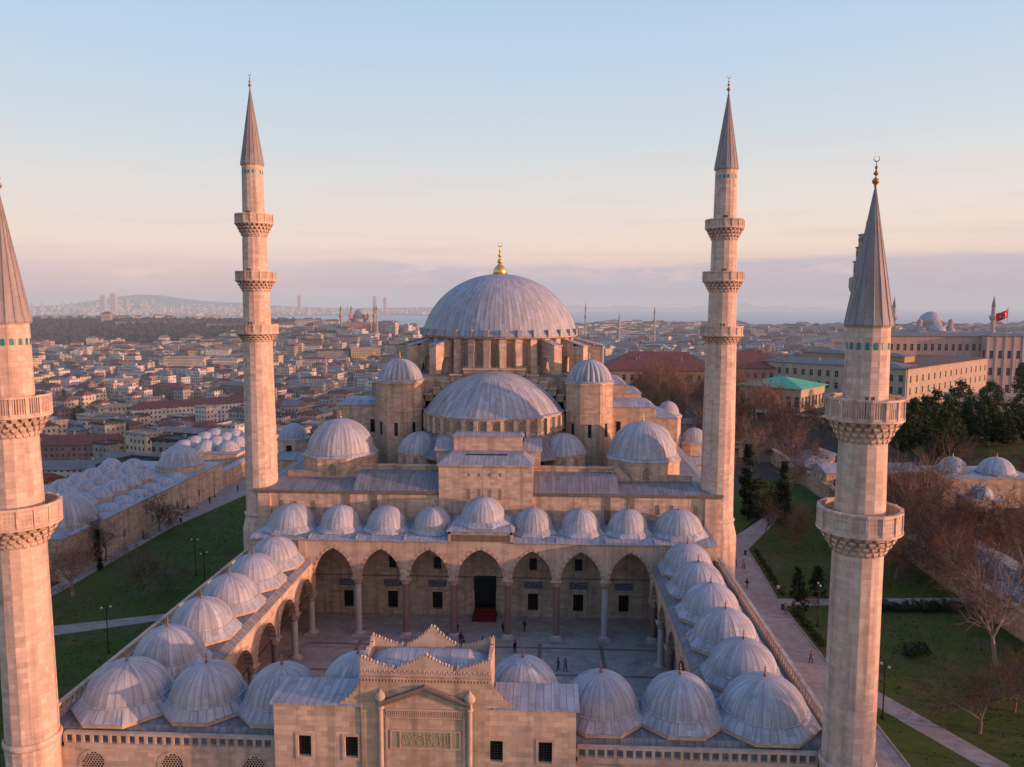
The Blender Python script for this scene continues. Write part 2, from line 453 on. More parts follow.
# --- side and front arcades facing the court
CAP = 5.75; RISE = 3.25
def colm(x, y, z0, ztop, r, mat, parent, cap_h=.85):
    mb = MB()
    mb.lathe([(r*1.02,0),(r,.1),(r*.93,(ztop-cap_h-z0-.55))], 14, (x,y,z0+.55), s=True)
    c = mb.build('column', M[mat], parent)
    b = MB(); R = r*1.75
    b.box(x-R,x+R,y-R,y+R,z0,z0+.28); b.lathe([(r*1.6,.28),(r*1.65,.38),(r*1.3,.48),(r*1.05,.58)], 14, (x,y,z0), s=True)
    b.build('base', M['marble'], c)
    k = MB(); z = ztop-cap_h
    k.lathe([(r*.95,0),(r*1.12,.04),(r*1.12,.1),(r*1.0,.12)], 14, (x,y,z), m=1, s=True)
    for t in range(3):
        rr = r*(1.08+.24*t); zz = z+.14+t*(cap_h-.3)/3
        k.lathe([(rr,0),(rr*1.17,(cap_h-.3)/3)], 16, (x,y,zz), a0=pi/16*(t % 2))
    R = r*1.62; k.box(x-R,x+R,y-R,y+R,z+cap_h-.16,ztop)
    k.build('capital', [M['trim'], M['bronze']], c)
    return c
n5 = 5; sp = (YC-YF)/n5
for s in (-1, 1):
    mb = MB()
    half_t = .42
    def P(u, d, z, s=s):
        return (s*(XC-half_t) + s*d, YF+u, z) if True else None
    bays = [(i*sp, (i+1)*sp, sp/2-.62, CAP, RISE) for i in range(n5)]
    arcade(mb, P, bays, 10.34, 2*half_t)
    mb.build('side_arcade', [M['stone'], M['vous']], cy)
    for i in range(1, n5):
        colm(s*XC, YF+i*sp, -.35, CAP, .44, 'granite' if i % 2 else 'marble', cy)
    colm(s*XC, YF, -.35, CAP, .5, 'marble', cy)
mb = MB()
edges = [-XC] + [sg*v for sg, v in ((-1, SC/2+2*S),(-1,SC/2+S),(-1,SC/2),(1,SC/2),(1,SC/2+S),(1,SC/2+2*S))] + [XC]
def PF(u, d, z): return (-u, YF+.42-d, z)
arcade(mb, PF, [(-b, -a, (b-a)/2-.62, CAP, RISE if b-a<7 else RISE) for a, b in zip(edges[:-1], edges[1:])], 10.34, .84)
mb.build('front_arcade', [M['stone'], M['vous']], cy)
for x in edges[1:-1]: colm(x, YF, -.35, CAP, .44, 'granite', cy)

# --- tall porch along the mosque
mb = MB()
def PB(u, d, z): return (u, YC-.45+d, z)
CAP2 = 8.35
arcade(mb, PB, [(a, b, (b-a)/2-.6, CAP2, 4.1 if b-a < 7 else 4.2) for a, b in zip(edges[:-1], edges[1:])], 13.62, .9)
# wings beyond the corner columns and end walls
mb.box(-31.6,-XC,YC-.45,YC+.45,9.9,13.62); mb.box(XC,31.6,YC-.45,YC+.45,9.9,13.62)
mb.box(-XC-.55,-XC+.55,YC-.5,YC+.5,CAP2-2.4,CAP2); mb.box(XC-.55,XC+.55,YC-.5,YC+.5,CAP2-2.4,CAP2)
mb.box(-31.6,-30.7,YC+.46,47.3,0,13.62); mb.box(30.7,31.6,YC+.46,47.3,0,13.62)
for x in (-XC-.9, XC+.9): mb.box(x-.5, x+.5, YC-.62, YC-.46, 11.0, 13.9)
mb.build('porch_arcade', [M['trim'], M['vous']], cy)
for i, x in enumerate(edges):
    colm(x, YC, 0, CAP2 if abs(x) < XC-.1 else CAP, .47, ['marble','marble','granite','granite','granite','granite','marble','granite'][i], cy, 1.0)
# iron tie rods
mb = MB(); mb.box(-XC, XC, YC-.04, YC+.04, CAP2+.15, CAP2+.23); mb.build('tie_rod', M['iron'], cy)
for s in (-1,1):
    mb = MB(); mb.box(s*XC-.04, s*XC+.04, YF, YC-.6, CAP+.12, CAP+.19); mb.build('tie_rod', M['iron'], cy)
# porch roof: sloped eave then flat lead deck
mb = MB()
X0 = 31.9
for xa, xb in ((-X0,-4.45),(4.45,X0)):
    mb.face([(xa,39.15,13.68),(xb,39.15,13.68),(xb,40.3,14.05),(xa,40.3,14.05)])
    mb.face([(xa,39.15,13.56),(xb,39.15,13.56),(xb,39.15,13.68),(xa,39.15,13.68)])
    mb.face([(xa,40.3,14.05),(xb,40.3,14.05),(xb,47.35,14.1),(xa,47.35,14.1)])
    mb.face([(xa,39.15,13.55),(xa,39.49,13.55),(xb,39.49,13.55),(xb,39.15,13.55)])
    # standing lead kerbs between bays
for x in (-X0, X0): mb.face([(x,39.15,13.5),(x,47.35,13.5),(x,47.35,14.08),(x,40.3,14.03),(x,39.15,13.66)] if x > 0 else [(x,47.35,13.5),(x,39.15,13.5),(x,39.15,13.66),(x,40.3,14.03),(x,47.35,14.08)])
for x in (BX[1]+S/2, BX[2]+S/2, BX[3]+S/2-.1):
    for s in (-1,1): mb.box(s*x-.09, s*x+.09, 39.2, 40.6, 13.7, 14.2)
mb.box(-4.45,4.45,39.3,47.3,14.72,15.12)
mb.face([(-4.7,39.1,15.12),(4.7,39.1,15.12),(4.1,40.3,15.5),(-4.1,40.3,15.5)])
mb.face([(4.7,39.1,15.12),(4.7,47.3,15.12),(4.1,47.3,15.5),(4.1,40.3,15.5)])
mb.face([(-4.7,47.3,15.12),(-4.7,39.1,15.12),(-4.1,40.3,15.5),(-4.1,47.3,15.5)])
mb.face([(-4.1,40.3,15.5),(4.1,40.3,15.5),(4.1,47.3,15.5),(-4.1,47.3,15.5)])
mb.build('porch_roof', M['lead'], cy)
mb = MB()
mb.box(-4.4,4.4,39.42,47.2,13.62,14.72)
for x in (-4.25, 4.25): mb.box(x-.17,x+.17,39.3,39.42,13.62,15.1)
mb.build('porch_attic', M['trim'], cy)
mb = MB(); mb.box(-3.9,3.9,39.36,39.42,13.72,14.6); mb.build('attic_inscription', M['stained'], cy)
pd = lead_dome('dome', cy, (BX[1],43.68,14.6), 2.8, 2.78, 3.34, .42, nrib=28, fin=1.2)
for i in (1,2,3):
    for s in (-1,1):
        if (i, s) != (1, 1): part_copy(pd, cy, (s*BX[i], 43.68, W[pd].z), radians(45)*random.randrange(8))
pc = lead_dome('dome', cy, (BX[4],43.68,14.62), 3.3, 2.8, 3.85, .45, nrib=30, fin=1.2)
part_copy(pc, cy, (-BX[4], 43.68, W[pc].z), radians(90))
lead_dome('dome', cy, (0,43.68,15.95), 3.15, 2.95, 4.0, .42, nrib=32, fin=1.4)

# --- floor, outer walls
mb = MB()
mb.face([(-XC-.9,YF-.9,-.35),(XC+.9,YF-.9,-.35),(XC+.9,38.9,-.35),(-XC-.9,38.9,-.35)])
fl = mb.build('court_floor', M['court'], cy)
mb = MB()
mb.box(-31.5,31.5,38.9,47.38,-.5,0)
mb.box(-31.5,-XC-.9,-3.6,38.9,-.5,-.02); mb.box(XC+.9,31.5,-3.6,38.9,-.5,-.02); mb.box(-XC-.9,XC+.9,-3.6,YF-.9,-.5,-.02)
mb.build('arcade_floor', M['court'], cy)
# dark stone bands in the paving and the well kerb
mb = MB()
for x in (-16.5,-8.2,8.2,16.5): mb.face([(x-.25,YF,-.346),(x+.25,YF,-.346),(x+.25,38.8,-.346),(x-.25,38.8,-.346)])
for y in (12,21,30,37.6): mb.face([(-XC,y-.25,-.342),(XC,y-.25,-.342),(XC,y+.25,-.342),(-XC,y+.25,-.342)])
mb.build('paving_band', M['granite'], cy)
mb = MB()
lun = [-28.0,-21.4,-14.6, 14.6, 21.4, 28.0]
mb2 = MB()
wall(mb, (-32.2,-4.6), 0, 64.4, -2.4, 9.72, [(x+32.2-.75, x+32.2+.75, 1.2, 3.9) for x in lun], .4)
wall(mb, (32.2,-4.6), pi/2, 51.9, -2.4, 10.98, [(y-.75, y+.75, 1.2, 3.9) for y in [4.6+SIDE*k for k in range(6)]], .4)
wall(mb, (-32.2,47.3), -pi/2, 51.9, -2.4, 10.98, [(51.9-(4.6+SIDE*k)-.75, 51.9-(4.6+SIDE*k)+.75, 1.2, 3.9) for k in range(6)], .4)
# inner faces of the outer wall
mb.face([(-31.5,-3.6,0),(-31.5,47,0),(-31.5,47,9.8),(-31.5,-3.6,9.8)][::-1]); mb.face([(31.5,-3.6,0),(31.5,47,0),(31.5,47,9.8),(31.5,-3.6,9.8)]);
mb.face([(-31.5,-3.6,0),(31.5,-3.6,0),(31.5,-3.6,9.8),(-31.5,-3.6,9.8)])
mb.build('outer_wall', [M['stone'], M['dark']], cy)
# vault undersides so that the arcades are dark within
mb = MB()
mb.face([(-31.4,39.5,13.4),(31.4,39.5,13.4),(31.4,47.3,13.4),(-31.4,47.3,13.4)][::-1])
for a in ((-31.4,-23.9,-3.5,39.4),(23.9,31.4,-3.5,39.4),(-23.9,23.9,-3.5,3.6)): mb.face([(a[0],a[2],9.7),(a[1],a[2],9.7),(a[1],a[3],9.7),(a[0],a[3],9.7)][::-1])
mb.build('vault_ceiling', M['stonew'], cy)
# arched lattice lunettes high in the front wall
def lattice_window(x, y, z0, w, h, parent, seg=10, holes=True, scale=.17, ny=-1):
    mb = MB()
    pts = [(x-w/2, z0), (x+w/2, z0)] + [(x+w/2*cos(pi*i/seg), z0+h-w/2+ (w/2)*sin(pi*i/seg)) for i in range(seg+1)]
    yy = y+ny*.02
    mb.face([(p[0], yy, p[1]) for p in pts], None, 0)
    # stone surround
    cx, cz = x, z0+h/2
    for a, b in zip(pts, pts[1:]+pts[:1]):
        o = lambda p: (cx+(p[0]-cx)*1.16, cz+(p[1]-cz)*1.1)
        A, B = o(a), o(b)
        mb.face([(a[0],yy-.06,a[1]),(b[0],yy-.06,b[1]),(B[0],yy-.06,B[1]),(A[0],yy-.06,A[1])][::-1], None, 0)
    r = 0; zz = z0+scale*.7
    while zz < z0+h-scale*.5:
        xx = x - w/2 + (scale*.75 if r % 2 else scale*.75+scale*.62)
        while xx < x+w/2-scale*.4:
            hz = zz-(z0+h-w/2)
            if hz < 0 or math.hypot(xx-x, hz) < w/2-scale*.5:
                mb.face([(xx+scale*.42*cos(2*pi*i/6), yy-.012, zz+scale*.46*sin(2*pi*i/6)) for i in range(6)], None, 1)
            xx += scale*1.24
        zz += scale*.95; r += 1
    return mb.build('lattice_window', [M['trim'], M['dark']], parent)
for x in lun: lattice_window(x, -4.6, 6.6, 1.9, 2.75, cy, scale=.2)
# --- balustrades along the outer edge
def balustrade(p, q, z0, z1, parent, step=.74):
    mb = MB(); p = Vector((p[0],p[1],0)); q = Vector((q[0],q[1],0)); d = q-p; L = d.length; d.normalize(); ang = atan2(d.y, d.x); mid = (p+q)/2
    mb.obox(mid, ang, L, .42, z0-.18, z0+.12); mb.obox(mid, ang, L, .40, z1-.2, z1)
    mb.obox(mid, ang, L, .55, z0-.3, z0-.18)
    k = int(L/step)
    for i in range(k+1):
        c = p + d*(L*i/k)
        mb.obox(c, ang, .24, .24, z0+.12, z1-.2)
    mb.build('balustrade', M['trim'], parent)
balustrade((-30.4,-4.42), (-12.3,-4.42), 9.9, 10.92, cy)
balustrade((11.6,-4.42), (30.4,-4.42), 9.9, 10.92, cy)
balustrade((-32.15,-3.2), (-32.15,38.8), 11.25, 12.25, cy)
balustrade((32.15,-3.2), (32.15,38.8), 11.25, 12.25, cy)
for s in (-1,1):
    mb = MB(); mb.box(s*32.15-.4, s*32.15+.4, 38.9, 48.2, 9.4, 11.6); mb.build('parapet_block', M['stone'], cy)

# ================================================================== PORTAL
pt = empty('gate_portal', (-.2, -5, -2.4), 'carved stone gate block with zigzag crest and calligraphy panel, central in the court front', 'gate')
mb = MB()
holes = []
for x in (-9.75,-6.05,5.25,9.05): holes.append((x+12.15-.52, x+12.15+.52, 10.62, 12.36))
wall(mb, (-12.15,-6.5), 0, 23.55, -2.4, 15.0, [h for h in holes], .35)
wall(mb, (11.4,-6.5), pi/2, 3.3, -2.4, 15.0); wall(mb, (-12.15,-3.2), -pi/2, 3.3, -2.4, 15.0)
wall(mb, (11.4,-3.2), pi, 23.55, -.4, 15.0)
mb.build('wing_wall', [M['stone'], M['dark']], pt)
for x in (-9.75,-6.05,5.25,9.05):
    f = MB()
    for a in (x-.72, x+.52): f.box(a, a+.2, -6.56, -6.5, 10.42, 12.56)
    f.box(x-.52,x+.52,-6.56,-6.5,10.42,10.62); f.box(x-.52,x+.52,-6.56,-6.5,12.36,12.56)
    w = f.build('window', M['trim'], pt)
    g = MB()
    for i in range(1,5): g.box(x-.52+.208*i-.02, x-.52+.208*i+.02, -6.3, -6.26, 10.62, 12.36)
    for i in range(1,8): g.box(x-.52, x+.52, -6.31, -6.27, 10.62+.2175*i-.02, 10.62+.2175*i+.02)
    g.build('grille', M['iron'], w)
for xa, xb in ((-12.4,-5.2),(5.0,11.65)):
    mb = MB()
    mb.face([(xa,-6.75,15.05),(xb,-6.75,15.05),(xb,-3.0,15.32),(xa,-3.0,15.32)])
    mb.face([(xa,-6.75,14.93),(xb,-6.75,14.93),(xb,-6.75,15.05),(xa,-6.75,15.05)])
    mb.face([(xa,-3.0,15.32),(xb,-3.0,15.32),(xb,-3.0,14.8),(xa,-3.0,14.8)])
    mb.face([(xa,-3.0,14.93),(xa,-6.75,14.93),(xa,-6.75,15.05),(xa,-3.0,15.32)]); mb.face([(xb,-6.75,14.93),(xb,-3.0,14.93),(xb,-3.0,15.32),(xb,-6.75,15.05)])
    mb.build('wing_roof', M['lead'], pt)
# raised centre
mb = MB()
cxp = -.2; xa, xb = cxp-5.05, cxp+5.05
mb.box(xa, xb, -6.62, -2.3, 14.0, 17.55)
mb.box(xa-.06, xb+.06, -6.7, -6.62, 17.2, 17.36)
for i in range(40):
    x = xa+.12+i*(xb-xa-.24)/39; mb.box(x-.06, x+.06, -6.74, -6.62, 17.02, 17.2)
# ogee flanks stepping down to the wings
for s, xe in ((-1, xa), (1, xb)):
    k = 8
    for i in range(k):
        t = i/k; w = 1.55*(1-t)**2.2+.05
        z0 = 15.0+2.2*i/k; z1 = 15.0+2.2*(i+1)/k
        x0, x1 = (xe-w, xe+.1) if s < 0 else (xe-.1, xe+w)
        mb.box(x0, x1, -6.6, -6.15, z0, z1)
mb.build('gate_tower', M['stonew'], pt)
# zigzag crest: heights along the parapet
def crest(mb, P, L, peak=True, step=.24, pk=.95):
    """crenellated crest of length L along P(u,d,z)"""
    def top(u):
        t = abs(u-L/2)/(L/2)
        if peak:
            if t < .38: z = 18.25+pk*(1-t/.38)**1.45
            elif t < .52: z = 18.25-.35*(1-abs(t-.45)/.07)
            else: z = 18.05+.85*((t-.52)/.48)**1.2
        else: z = 18.1+.75*abs(2*t-1)*.6+.3*t
        return z
    k = int(L/step)
    for i in range(k):
        u0 = L*i/k; u1 = L*(i+1)/k; um = (u0+u1)/2; zt = top(um)
        a, b, c = zt-.05, zt+(.16 if i % 2 else .10), zt-.05
        for d, rev in ((0,False),(.28,True)):
            pts = [P(u0,d,17.5),P(u1,d,17.5),P(u1,d,c),P(um,d,b),P(u0,d,a)]
            mb.face(pts[::-1] if rev else pts)
        mb.face([P(u0,0,a),P(um,0,b),P(um,.28,b),P(u0,.28,a)]); mb.face([P(um,0,b),P(u1,0,c),P(u1,.28,c),P(um,.28,b)])
    mb.face([P(0,0,17.5),P(0,0,top(0)),P(0,.28,top(0)),P(0,.28,17.5)]); mb.face([P(L,0,17.5),P(L,.28,17.5),P(L,.28,top(L)),P(L,0,top(L))])
L = xb-xa
mb = MB(); crest(mb, lambda u,d,z: (xa+u, -6.62+d, z), L)
for i in range(52):                                                # carved leaves beneath the cresting
    u = xa+.15+i*(L-.3)/51; h_ = .34 if i % 2 else .22
    for (y0,) in ((-6.625,),):
        mb.face([(u-.07,y0,17.62),(u,y0-.07,17.62+h_*.5),(u,y0,17.62+h_)][::-1]); mb.face([(u,y0,17.62+h_),(u,y0-.07,17.62+h_*.5),(u+.07,y0,17.62)][::-1])
mb.box(xa-.05, xb+.05, -6.72, -6.62, 17.48, 17.58)
mb.build('crest', M['trim'], pt)
mb = MB(); crest(mb, lambda u,d,z: (xb-u, -2.3-d, z), L, pk=1.55); mb.build('crest', M['trim'], pt)
mb = MB(); crest(mb, lambda u,d,z: (xb-d, -6.3+u, z), 3.7, False); mb.build('crest', M['trim'], pt)
mb = MB(); crest(mb, lambda u,d,z: (xa+d, -2.6-u, z), 3.7, False); mb.build('crest', M['trim'], pt)
# lead barrel roof between the crests
mb = MB()
k = 14; x0, x1 = xa+.3, xb-.3
for i in range(k):
    t0, t1 = i/k, (i+1)/k
    f = lambda t: (-6.3+3.7*t, 17.56+1.0*sin(pi*t)**.8)
    (ya, za), (yb, zb) = f(t0), f(t1)
    mb.face([(x0+1.6,ya,za),(x1-1.6,ya,za),(x1-1.6,yb,zb),(x0+1.6,yb,zb)], ((0,4*t0),(L-3.2,4*t0),(L-3.2,4*t1),(0,4*t1)))
    for sg, xe, xi in ((-1,x0,x0+1.6),(1,x1,x1-1.6)):
        q = [(xe,ya,17.58),(xi,ya,za),(xi,yb,zb),(xe,yb,17.58)]
        mb.face(q if sg > 0 else q[::-1])
mb.build('vault_roof', M['lead'], pt)
# hood mould, cornice, shafts, inscription
mb = MB()
gx, gz = -.22, 16.62
for s in (-1,1):
    a = (gx, gz); b = (gx+s*3.55, 15.28)
    for (y0, y1, dz0, dz1) in ((-7.05,-6.62,-.02,.2),(-6.95,-6.62,-.26,-.02)):
        P = lambda p, y, dz: (p[0], y, p[1]+dz)
        q = [P(a,y0,dz0),P(b,y0,dz0),P(b,y0,dz1),P(a,y0,dz1)]
        mb.face(q if s > 0 else q[::-1])
        mb.face([P(a,y0,dz1),P(b,y0,dz1),P(b,y1,dz1),P(a,y1,dz1)] if s > 0 else [P(b,y0,dz1),P(a,y0,dz1),P(a,y1,dz1),P(b,y1,dz1)])
        mb.face([P(a,y1,dz0),P(b,y1,dz0),P(b,y0,dz0),P(a,y0,dz0)] if s > 0 else [P(b,y1,dz0),P(a,y1,dz0),P(a,y0,dz0),P(b,y0,dz0)])
        mb.face([P(b,y0,dz0),P(b,y1,dz0),P(b,y1,dz1),P(b,y0,dz1)] if s > 0 else [P(b,y1,dz0),P(b,y0,dz0),P(b,y0,dz1),P(b,y1,dz1)])
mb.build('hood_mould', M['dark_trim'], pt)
mb = MB()
mb.box(gx-3.1, gx+3.1, -6.78, -6.62, 14.72, 14.86); mb.box(gx-3.1, gx+3.1, -6.72, -6.62, 14.1, 14.2)
for i in range(36):
    x = gx-2.95+i*5.9/35; mb.box(x-.045, x+.045, -6.75, -6.62, 14.3, 14.7)
for s in (-1,1): mb.box(gx+s*3.0-.1, gx+s*3.0+.1, -6.7, -6.62, 2, 14.1)
mb.build('dentil_cornice', M['trim'], pt)
mb = MB()
mb.box(gx-5.0,gx+5.0,-6.622,-6.5,-2.4,14.0)
mb.build('gate_front', M['stonew'], pt)
for s in (-1,1):
    x = gx+s*3.45; mb = MB()
    mb.lathe([(.2,0),(.2,17.9)], 12, (x,-6.7,-2.4), s=True)
    mb.lathe([(.2,0),(.32,.12),(.2,.26)], 12, (x,-6.7,14.75), s=True)
    mb.lathe([(.25,0),(.42,.18),(.44,.38),(.33,.6),(.15,.75),(.06,.9),(.01,1.0)], 12, (x,-6.7,15.45), s=True)
    mb.build('corner_shaft', M['trim'], pt)
# inscription: framed panel with raised flowing strokes
mb = MB()
ia, ib, z0, z1 = gx-2.62, gx+2.62, 11.72, 13.0
mb.box(ia-.12, ib+.12, -6.68, -6.62, z0-.12, z1+.12)
M['panel_green'] = stone_mat('mossy_panel', (.38,.335,.235), bw=3, bh=2, stain=.5)
pnl = mb.build('inscription_panel', M['panel_green'], pt)
mb = MB()
for (a, b, c, d) in ((ia-.12,ib+.12,z1+.02,z1+.12),(ia-.12,ib+.12,z0-.12,z0-.02),(ia-.12,ia-.02,z0-.02,z1+.02),(ib+.02,ib+.12,z0-.02,z1+.02),(ia+.62,ia+.68,z0-.02,z1+.02),(ib-.68,ib-.62,z0-.02,z1+.02)):
    mb.box(a, b, -6.74, -6.68, c, d)
mb.build('panel_frame', M['trim'], pnl)
M['gilt_letters'] = plain('weathered_gilt_letters', (.34,.255,.15), .6, .25, 6)
mb = MB()
def stroke(pts, r=.04):
    for a, b in zip(pts[:-1], pts[1:]): mb.tube((a[0],-6.68,a[1]), (b[0],-6.68,b[1]), r*.8, r*.8, 5)
x0, x1 = ia+.78, ib-.78; w = x1-x0
def Q(u, v): return (x0+u*w, z0+.1+v*1.06)
def arcq(cu, cv, ru, rv, a0, a1, k=8): return [Q(cu+ru*cos(radians(a0+(a1-a0)*i/k)), cv+rv*sin(radians(a0+(a1-a0)*i/k))) for i in range(k+1)]
for u in (.97,.90,.80,.62,.55,.47): stroke([Q(u,.18),Q(u-.004,.55),Q(u-.012,.98)], .04)          # alif and lam uprights
stroke(arcq(.86,.2,.05,.14,180,360)); stroke(arcq(.73,.3,.07,.22,200,380)); stroke([Q(.66,.25),Q(.80,.45)]); stroke(arcq(.68,.72,.09,.16,30,230))
stroke(arcq(.51,.2,.045,.12,180,360)); stroke(arcq(.40,.3,.08,.25,170,350)); stroke(arcq(.39,.62,.035,.12,0,300)); stroke([Q(.45,.75),Q(.27,.95)]); stroke(arcq(.25,.32,.08,.24,180,400)); stroke(arcq(.24,.62,.03,.12,0,320))
stroke(arcq(.10,.35,.09,.28,190,395)); stroke(arcq(.11,.7,.04,.12,-40,270)); stroke([Q(.02,.5),Q(.05,.9)]); stroke([Q(.30,.08),Q(.62,.06)],.035); stroke(arcq(.58,.82,.05,.1,0,180)); stroke([Q(.84,.72),Q(.93,.78)],.03); stroke(arcq(.33,.85,.04,.08,0,360),.03)
for u, v in ((.15,.1),(.2,.9),(.43,.5),(.58,.55),(.7,.1),(.77,.92),(.87,.5)):
    c = Q(u,v); mb.box(c[0]-.045,c[0]+.045,-6.73,-6.68,c[1]-.045,c[1]+.045)
mb.build('calligraphy', M['gilt_letters'], pnl)

# ================================================================== MOSQUE
mq = empty('mosque', (0, 82, 0), 'huge stone mosque with stacked grey lead domes around one great central dome', 'mosque')
YM = 47.4
def wall_box_front(holes): pass
# lower mass with the porch-back windows, door recess
mb = MB()
hl = []
for i in (1,2,3):
    for s in (-1,1):
        x = s*BX[i]; hl.append((x+34-.74, x+34+.74, .9, 3.5))
        if i < 3: hl.append((x+34-.56, x+34+.56, 7.0, 8.85))
hl.append((34-3.05, 34+3.05, 0.0, 11.5))
wall(mb, (-34,YM), 0, 68, 0, 18.35, [h for h in hl[:-1]] + [hl[-1]], .5, pane=True)
wall(mb, (34,YM), pi/2, 69, -2.4, 18.35, [(6+9*k, 7.6+9*k, 2+5*j, 4.8+5*j) for k in range(7) for j in range(3)], .4)
wall(mb, (-34,YM+69), -pi/2, 69, -2.4, 18.35, [(6+9*k, 7.6+9*k, 2+5*j, 4.8+5*j) for k in range(7) for j in range(3)], .4)
wall(mb, (34,YM+69), pi, 68, -2.4, 18.35)
mb.build('lower_wall', [M['stone'], M['dark']], mq)
mb = MB()                                                           # cornice of the porch wall and upper mouldings
mb.box(-34.3,34.3,YM-.35,YM+.6,18.35,18.62)
mb.box(-34.15,34.15,YM-.18,YM+.3,18.12,18.35)
for s in (-1,1): mb.box(s*34-.15,s*34+.35*s if s>0 else s*34+.15, YM+.6, YM+69, 18.35, 18.62) if s>0 else mb.box(-34.35,-33.85,YM+.6,YM+69,18.35,18.62)
for x in (-20.3,-16.3, 17.8, 21.2): mb.box(x-.45,x+.45,YM-.14,YM,13.9,18.1)
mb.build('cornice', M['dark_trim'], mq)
mb = MB()
for s in (-1,1):
    mb = MB(); mb.box(s*32.6-.9,s*32.6+.9,YM-.5,YM,11,18.1); mb.build('corner_pier', M['stone'], mq)
for i in (1,2,3):
    for s in (-1,1):
        x = s*BX[i]
        f = MB()
        f.box(x-1.0,x-.74,YM-.07,YM,.64,3.76); f.box(x+.74,x+1.0,YM-.07,YM,.64,3.76); f.box(x-.74,x+.74,YM-.07,YM,.64,.9); f.box(x-.74,x+.74,YM-.07,YM,3.5,3.76)
        w = f.build('window', M['trim'], mq)
        g = MB()
        for k in range(1,5): g.box(x-.74+.296*k-.025,x-.74+.296*k+.025,YM+.12,YM+.17,.9,3.5)
        for k in range(1,8): g.box(x-.74,x+.74,YM+.11,YM+.16,.9+.325*k-.025,.9+.325*k+.025)
        g.build('grille', M['iron'], w)
        p = MB(); p.box(x-1.32,x+1.32,YM-.05,YM,4.25,5.3); p.build('tile_panel', M['panel'], mq)
# iron tie line and door recess
mb = MB()
mb.box(-3.05,-1.6,YM+.2,YM+.49,0,11.48); mb.box(1.6,3.05,YM+.2,YM+.49,0,11.48); mb.box(-1.6,1.6,YM+.2,YM+.49,6.0,11.48)
for k in range(5): mb.box(-1.6+.15*k,1.6-.15*k,YM+.05+.03*k,YM+.2,6.4+k*.5,6.9+k*.5)
dr = mb.build('doorway', M['stone'], mq)
mb = MB()
for i in range(13):
    x = -1.55+i*3.1/12; mb.lathe([(.16,0),(.14,2.2)], 6, (x,YM+.28,3.75), s=True)
mb.build('door_curtain', M['curtain'], dr)
st = MB()
for k in range(4): st.box(-1.75+.1*k,1.75-.1*k,45.0+.55*k,YM+.1,.004 if k==0 else .3*k,.3*(k+1))
st.build('carpeted_steps', M['red'], mq)
for x in (-30.2,-25.4, 27, 30.4):
    lattice_window(x, YM, 15.6, .8, 1.5, mq, scale=.16)
lattice_window(-28.2, YM, 15.6, .7, 1.4, mq, scale=.16); lattice_window(24.9, YM, 15.6, .8, 1.5, mq, scale=.16)

# terraces
mb = MB()
def slope_ring(x0,x1,y0,y1,z0,X0,X1,Y0,Y1,z1):
    mb.face([(x0,y0,z0),(x1,y0,z0),(X1,Y0,z1),(X0,Y0,z1)]); mb.face([(x1,y0,z0),(x1,y1,z0),(X1,Y1,z1),(X1,Y0,z1)])
    mb.face([(x1,y1,z0),(x0,y1,z0),(X0,Y1,z1),(X1,Y1,z1)]); mb.face([(x0,y1,z0),(x0,y0,z0),(X0,Y0,z1),(X0,Y1,z1)])
slope_ring(-34.4,34.4,YM-.45,YM+69.2,18.63,-32.6,32.6,50.4,114,19.35)
slope_ring(-32.6,32.6,50.4,114,19.35,-31,31,51,113,19.4)
mb.face([(-31,51,19.4),(31,51,19.4),(31,113,19.4),(-31,113,19.4)])
# raised lead slope beside the central block, both sides
for a, b in ((-19.4,-6.6),(6.9,19.4)):
    mb.face([(a,YM-.4,18.68),(b,YM-.4,18.68),(b,50.0,20.55),(a,50.0,20.55)])
    mb.face([(a,50.0,20.55),(b,50.0,20.55),(b,52.6,20.75),(a,52.6,20.75)])
    mb.face([(a,YM-.4,18.68),(a,50.0,20.55),(a,50,19.2),(a,YM,18.6)]); mb.face([(b,YM-.4,18.68),(b,YM,18.6),(b,50,19.2),(b,50.0,20.55)])
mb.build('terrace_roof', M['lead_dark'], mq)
for s, a, b in ((-1,-19.2,-6.7),(1,7.0,19.2)):
    mb = MB()
    mb.box(a,b,52.4,53.0,19.4,21.25); mb.box(a,b,52.2,53.1,21.25,21.5)
    k = 14                                           # wavy moulding outside, towards the corner domes
    for i in range(k):
        t0, t1 = i/k, (i+1)/k; tm = (t0+t1)/2
        zt = 19.5+1.9*(0.5+.5*cos(pi*min(1,tm*1.6)))
        xa_, xb_ = sorted((s*(19.2+5.2*t0), s*(19.2+5.2*t1)))
        mb.box(xa_, xb_, 52.3, 52.9, 19.3, zt)
    xa_, xb_ = sorted((s*30.8, s*24.4)); mb.box(xa_, xb_, 52.5, 53.2, 19.3, 20.3)
    mb.build('terrace_wall', M['stonew'], mq)
# central projecting block
mb = MB()
wall(mb, (-6.7,46.9), 0, 13.65, 13.5, 22.55, [])
wall(mb, (6.95,46.9), pi/2, 5.5, 13.5, 22.55); wall(mb, (-6.7,52.4), -pi/2, 5.5, 13.5, 22.55)
mb.box(-6.85,7.1,46.75,52.6,22.55,22.75)
mb.box(-5.2,5.2,53,60,22.7,25.7); mb.box(-5.35,5.35,52.85,60,25.7,25.9)
for s in (-1,1): mb.box(*sorted((s*5.2,s*8.0)),53.6,60,18.6,23.5)
for i in range(60):
    x = -6.6+i*13.4/59; mb.box(x-.06,x+.06,46.78,46.9,22.35,22.53)
mb.build('central_block', M['stone'], mq)
mb = MB()
def hip(x0,x1,y0,y1,z0,X0,X1,Y0,Y1,z1):
    slope_ring(x0,x1,y0,y1,z0,X0,X1,Y0,Y1,z1); mb.face([(X0,Y0,z1),(X1,Y0,z1),(X1,Y1,z1),(X0,Y1,z1)])
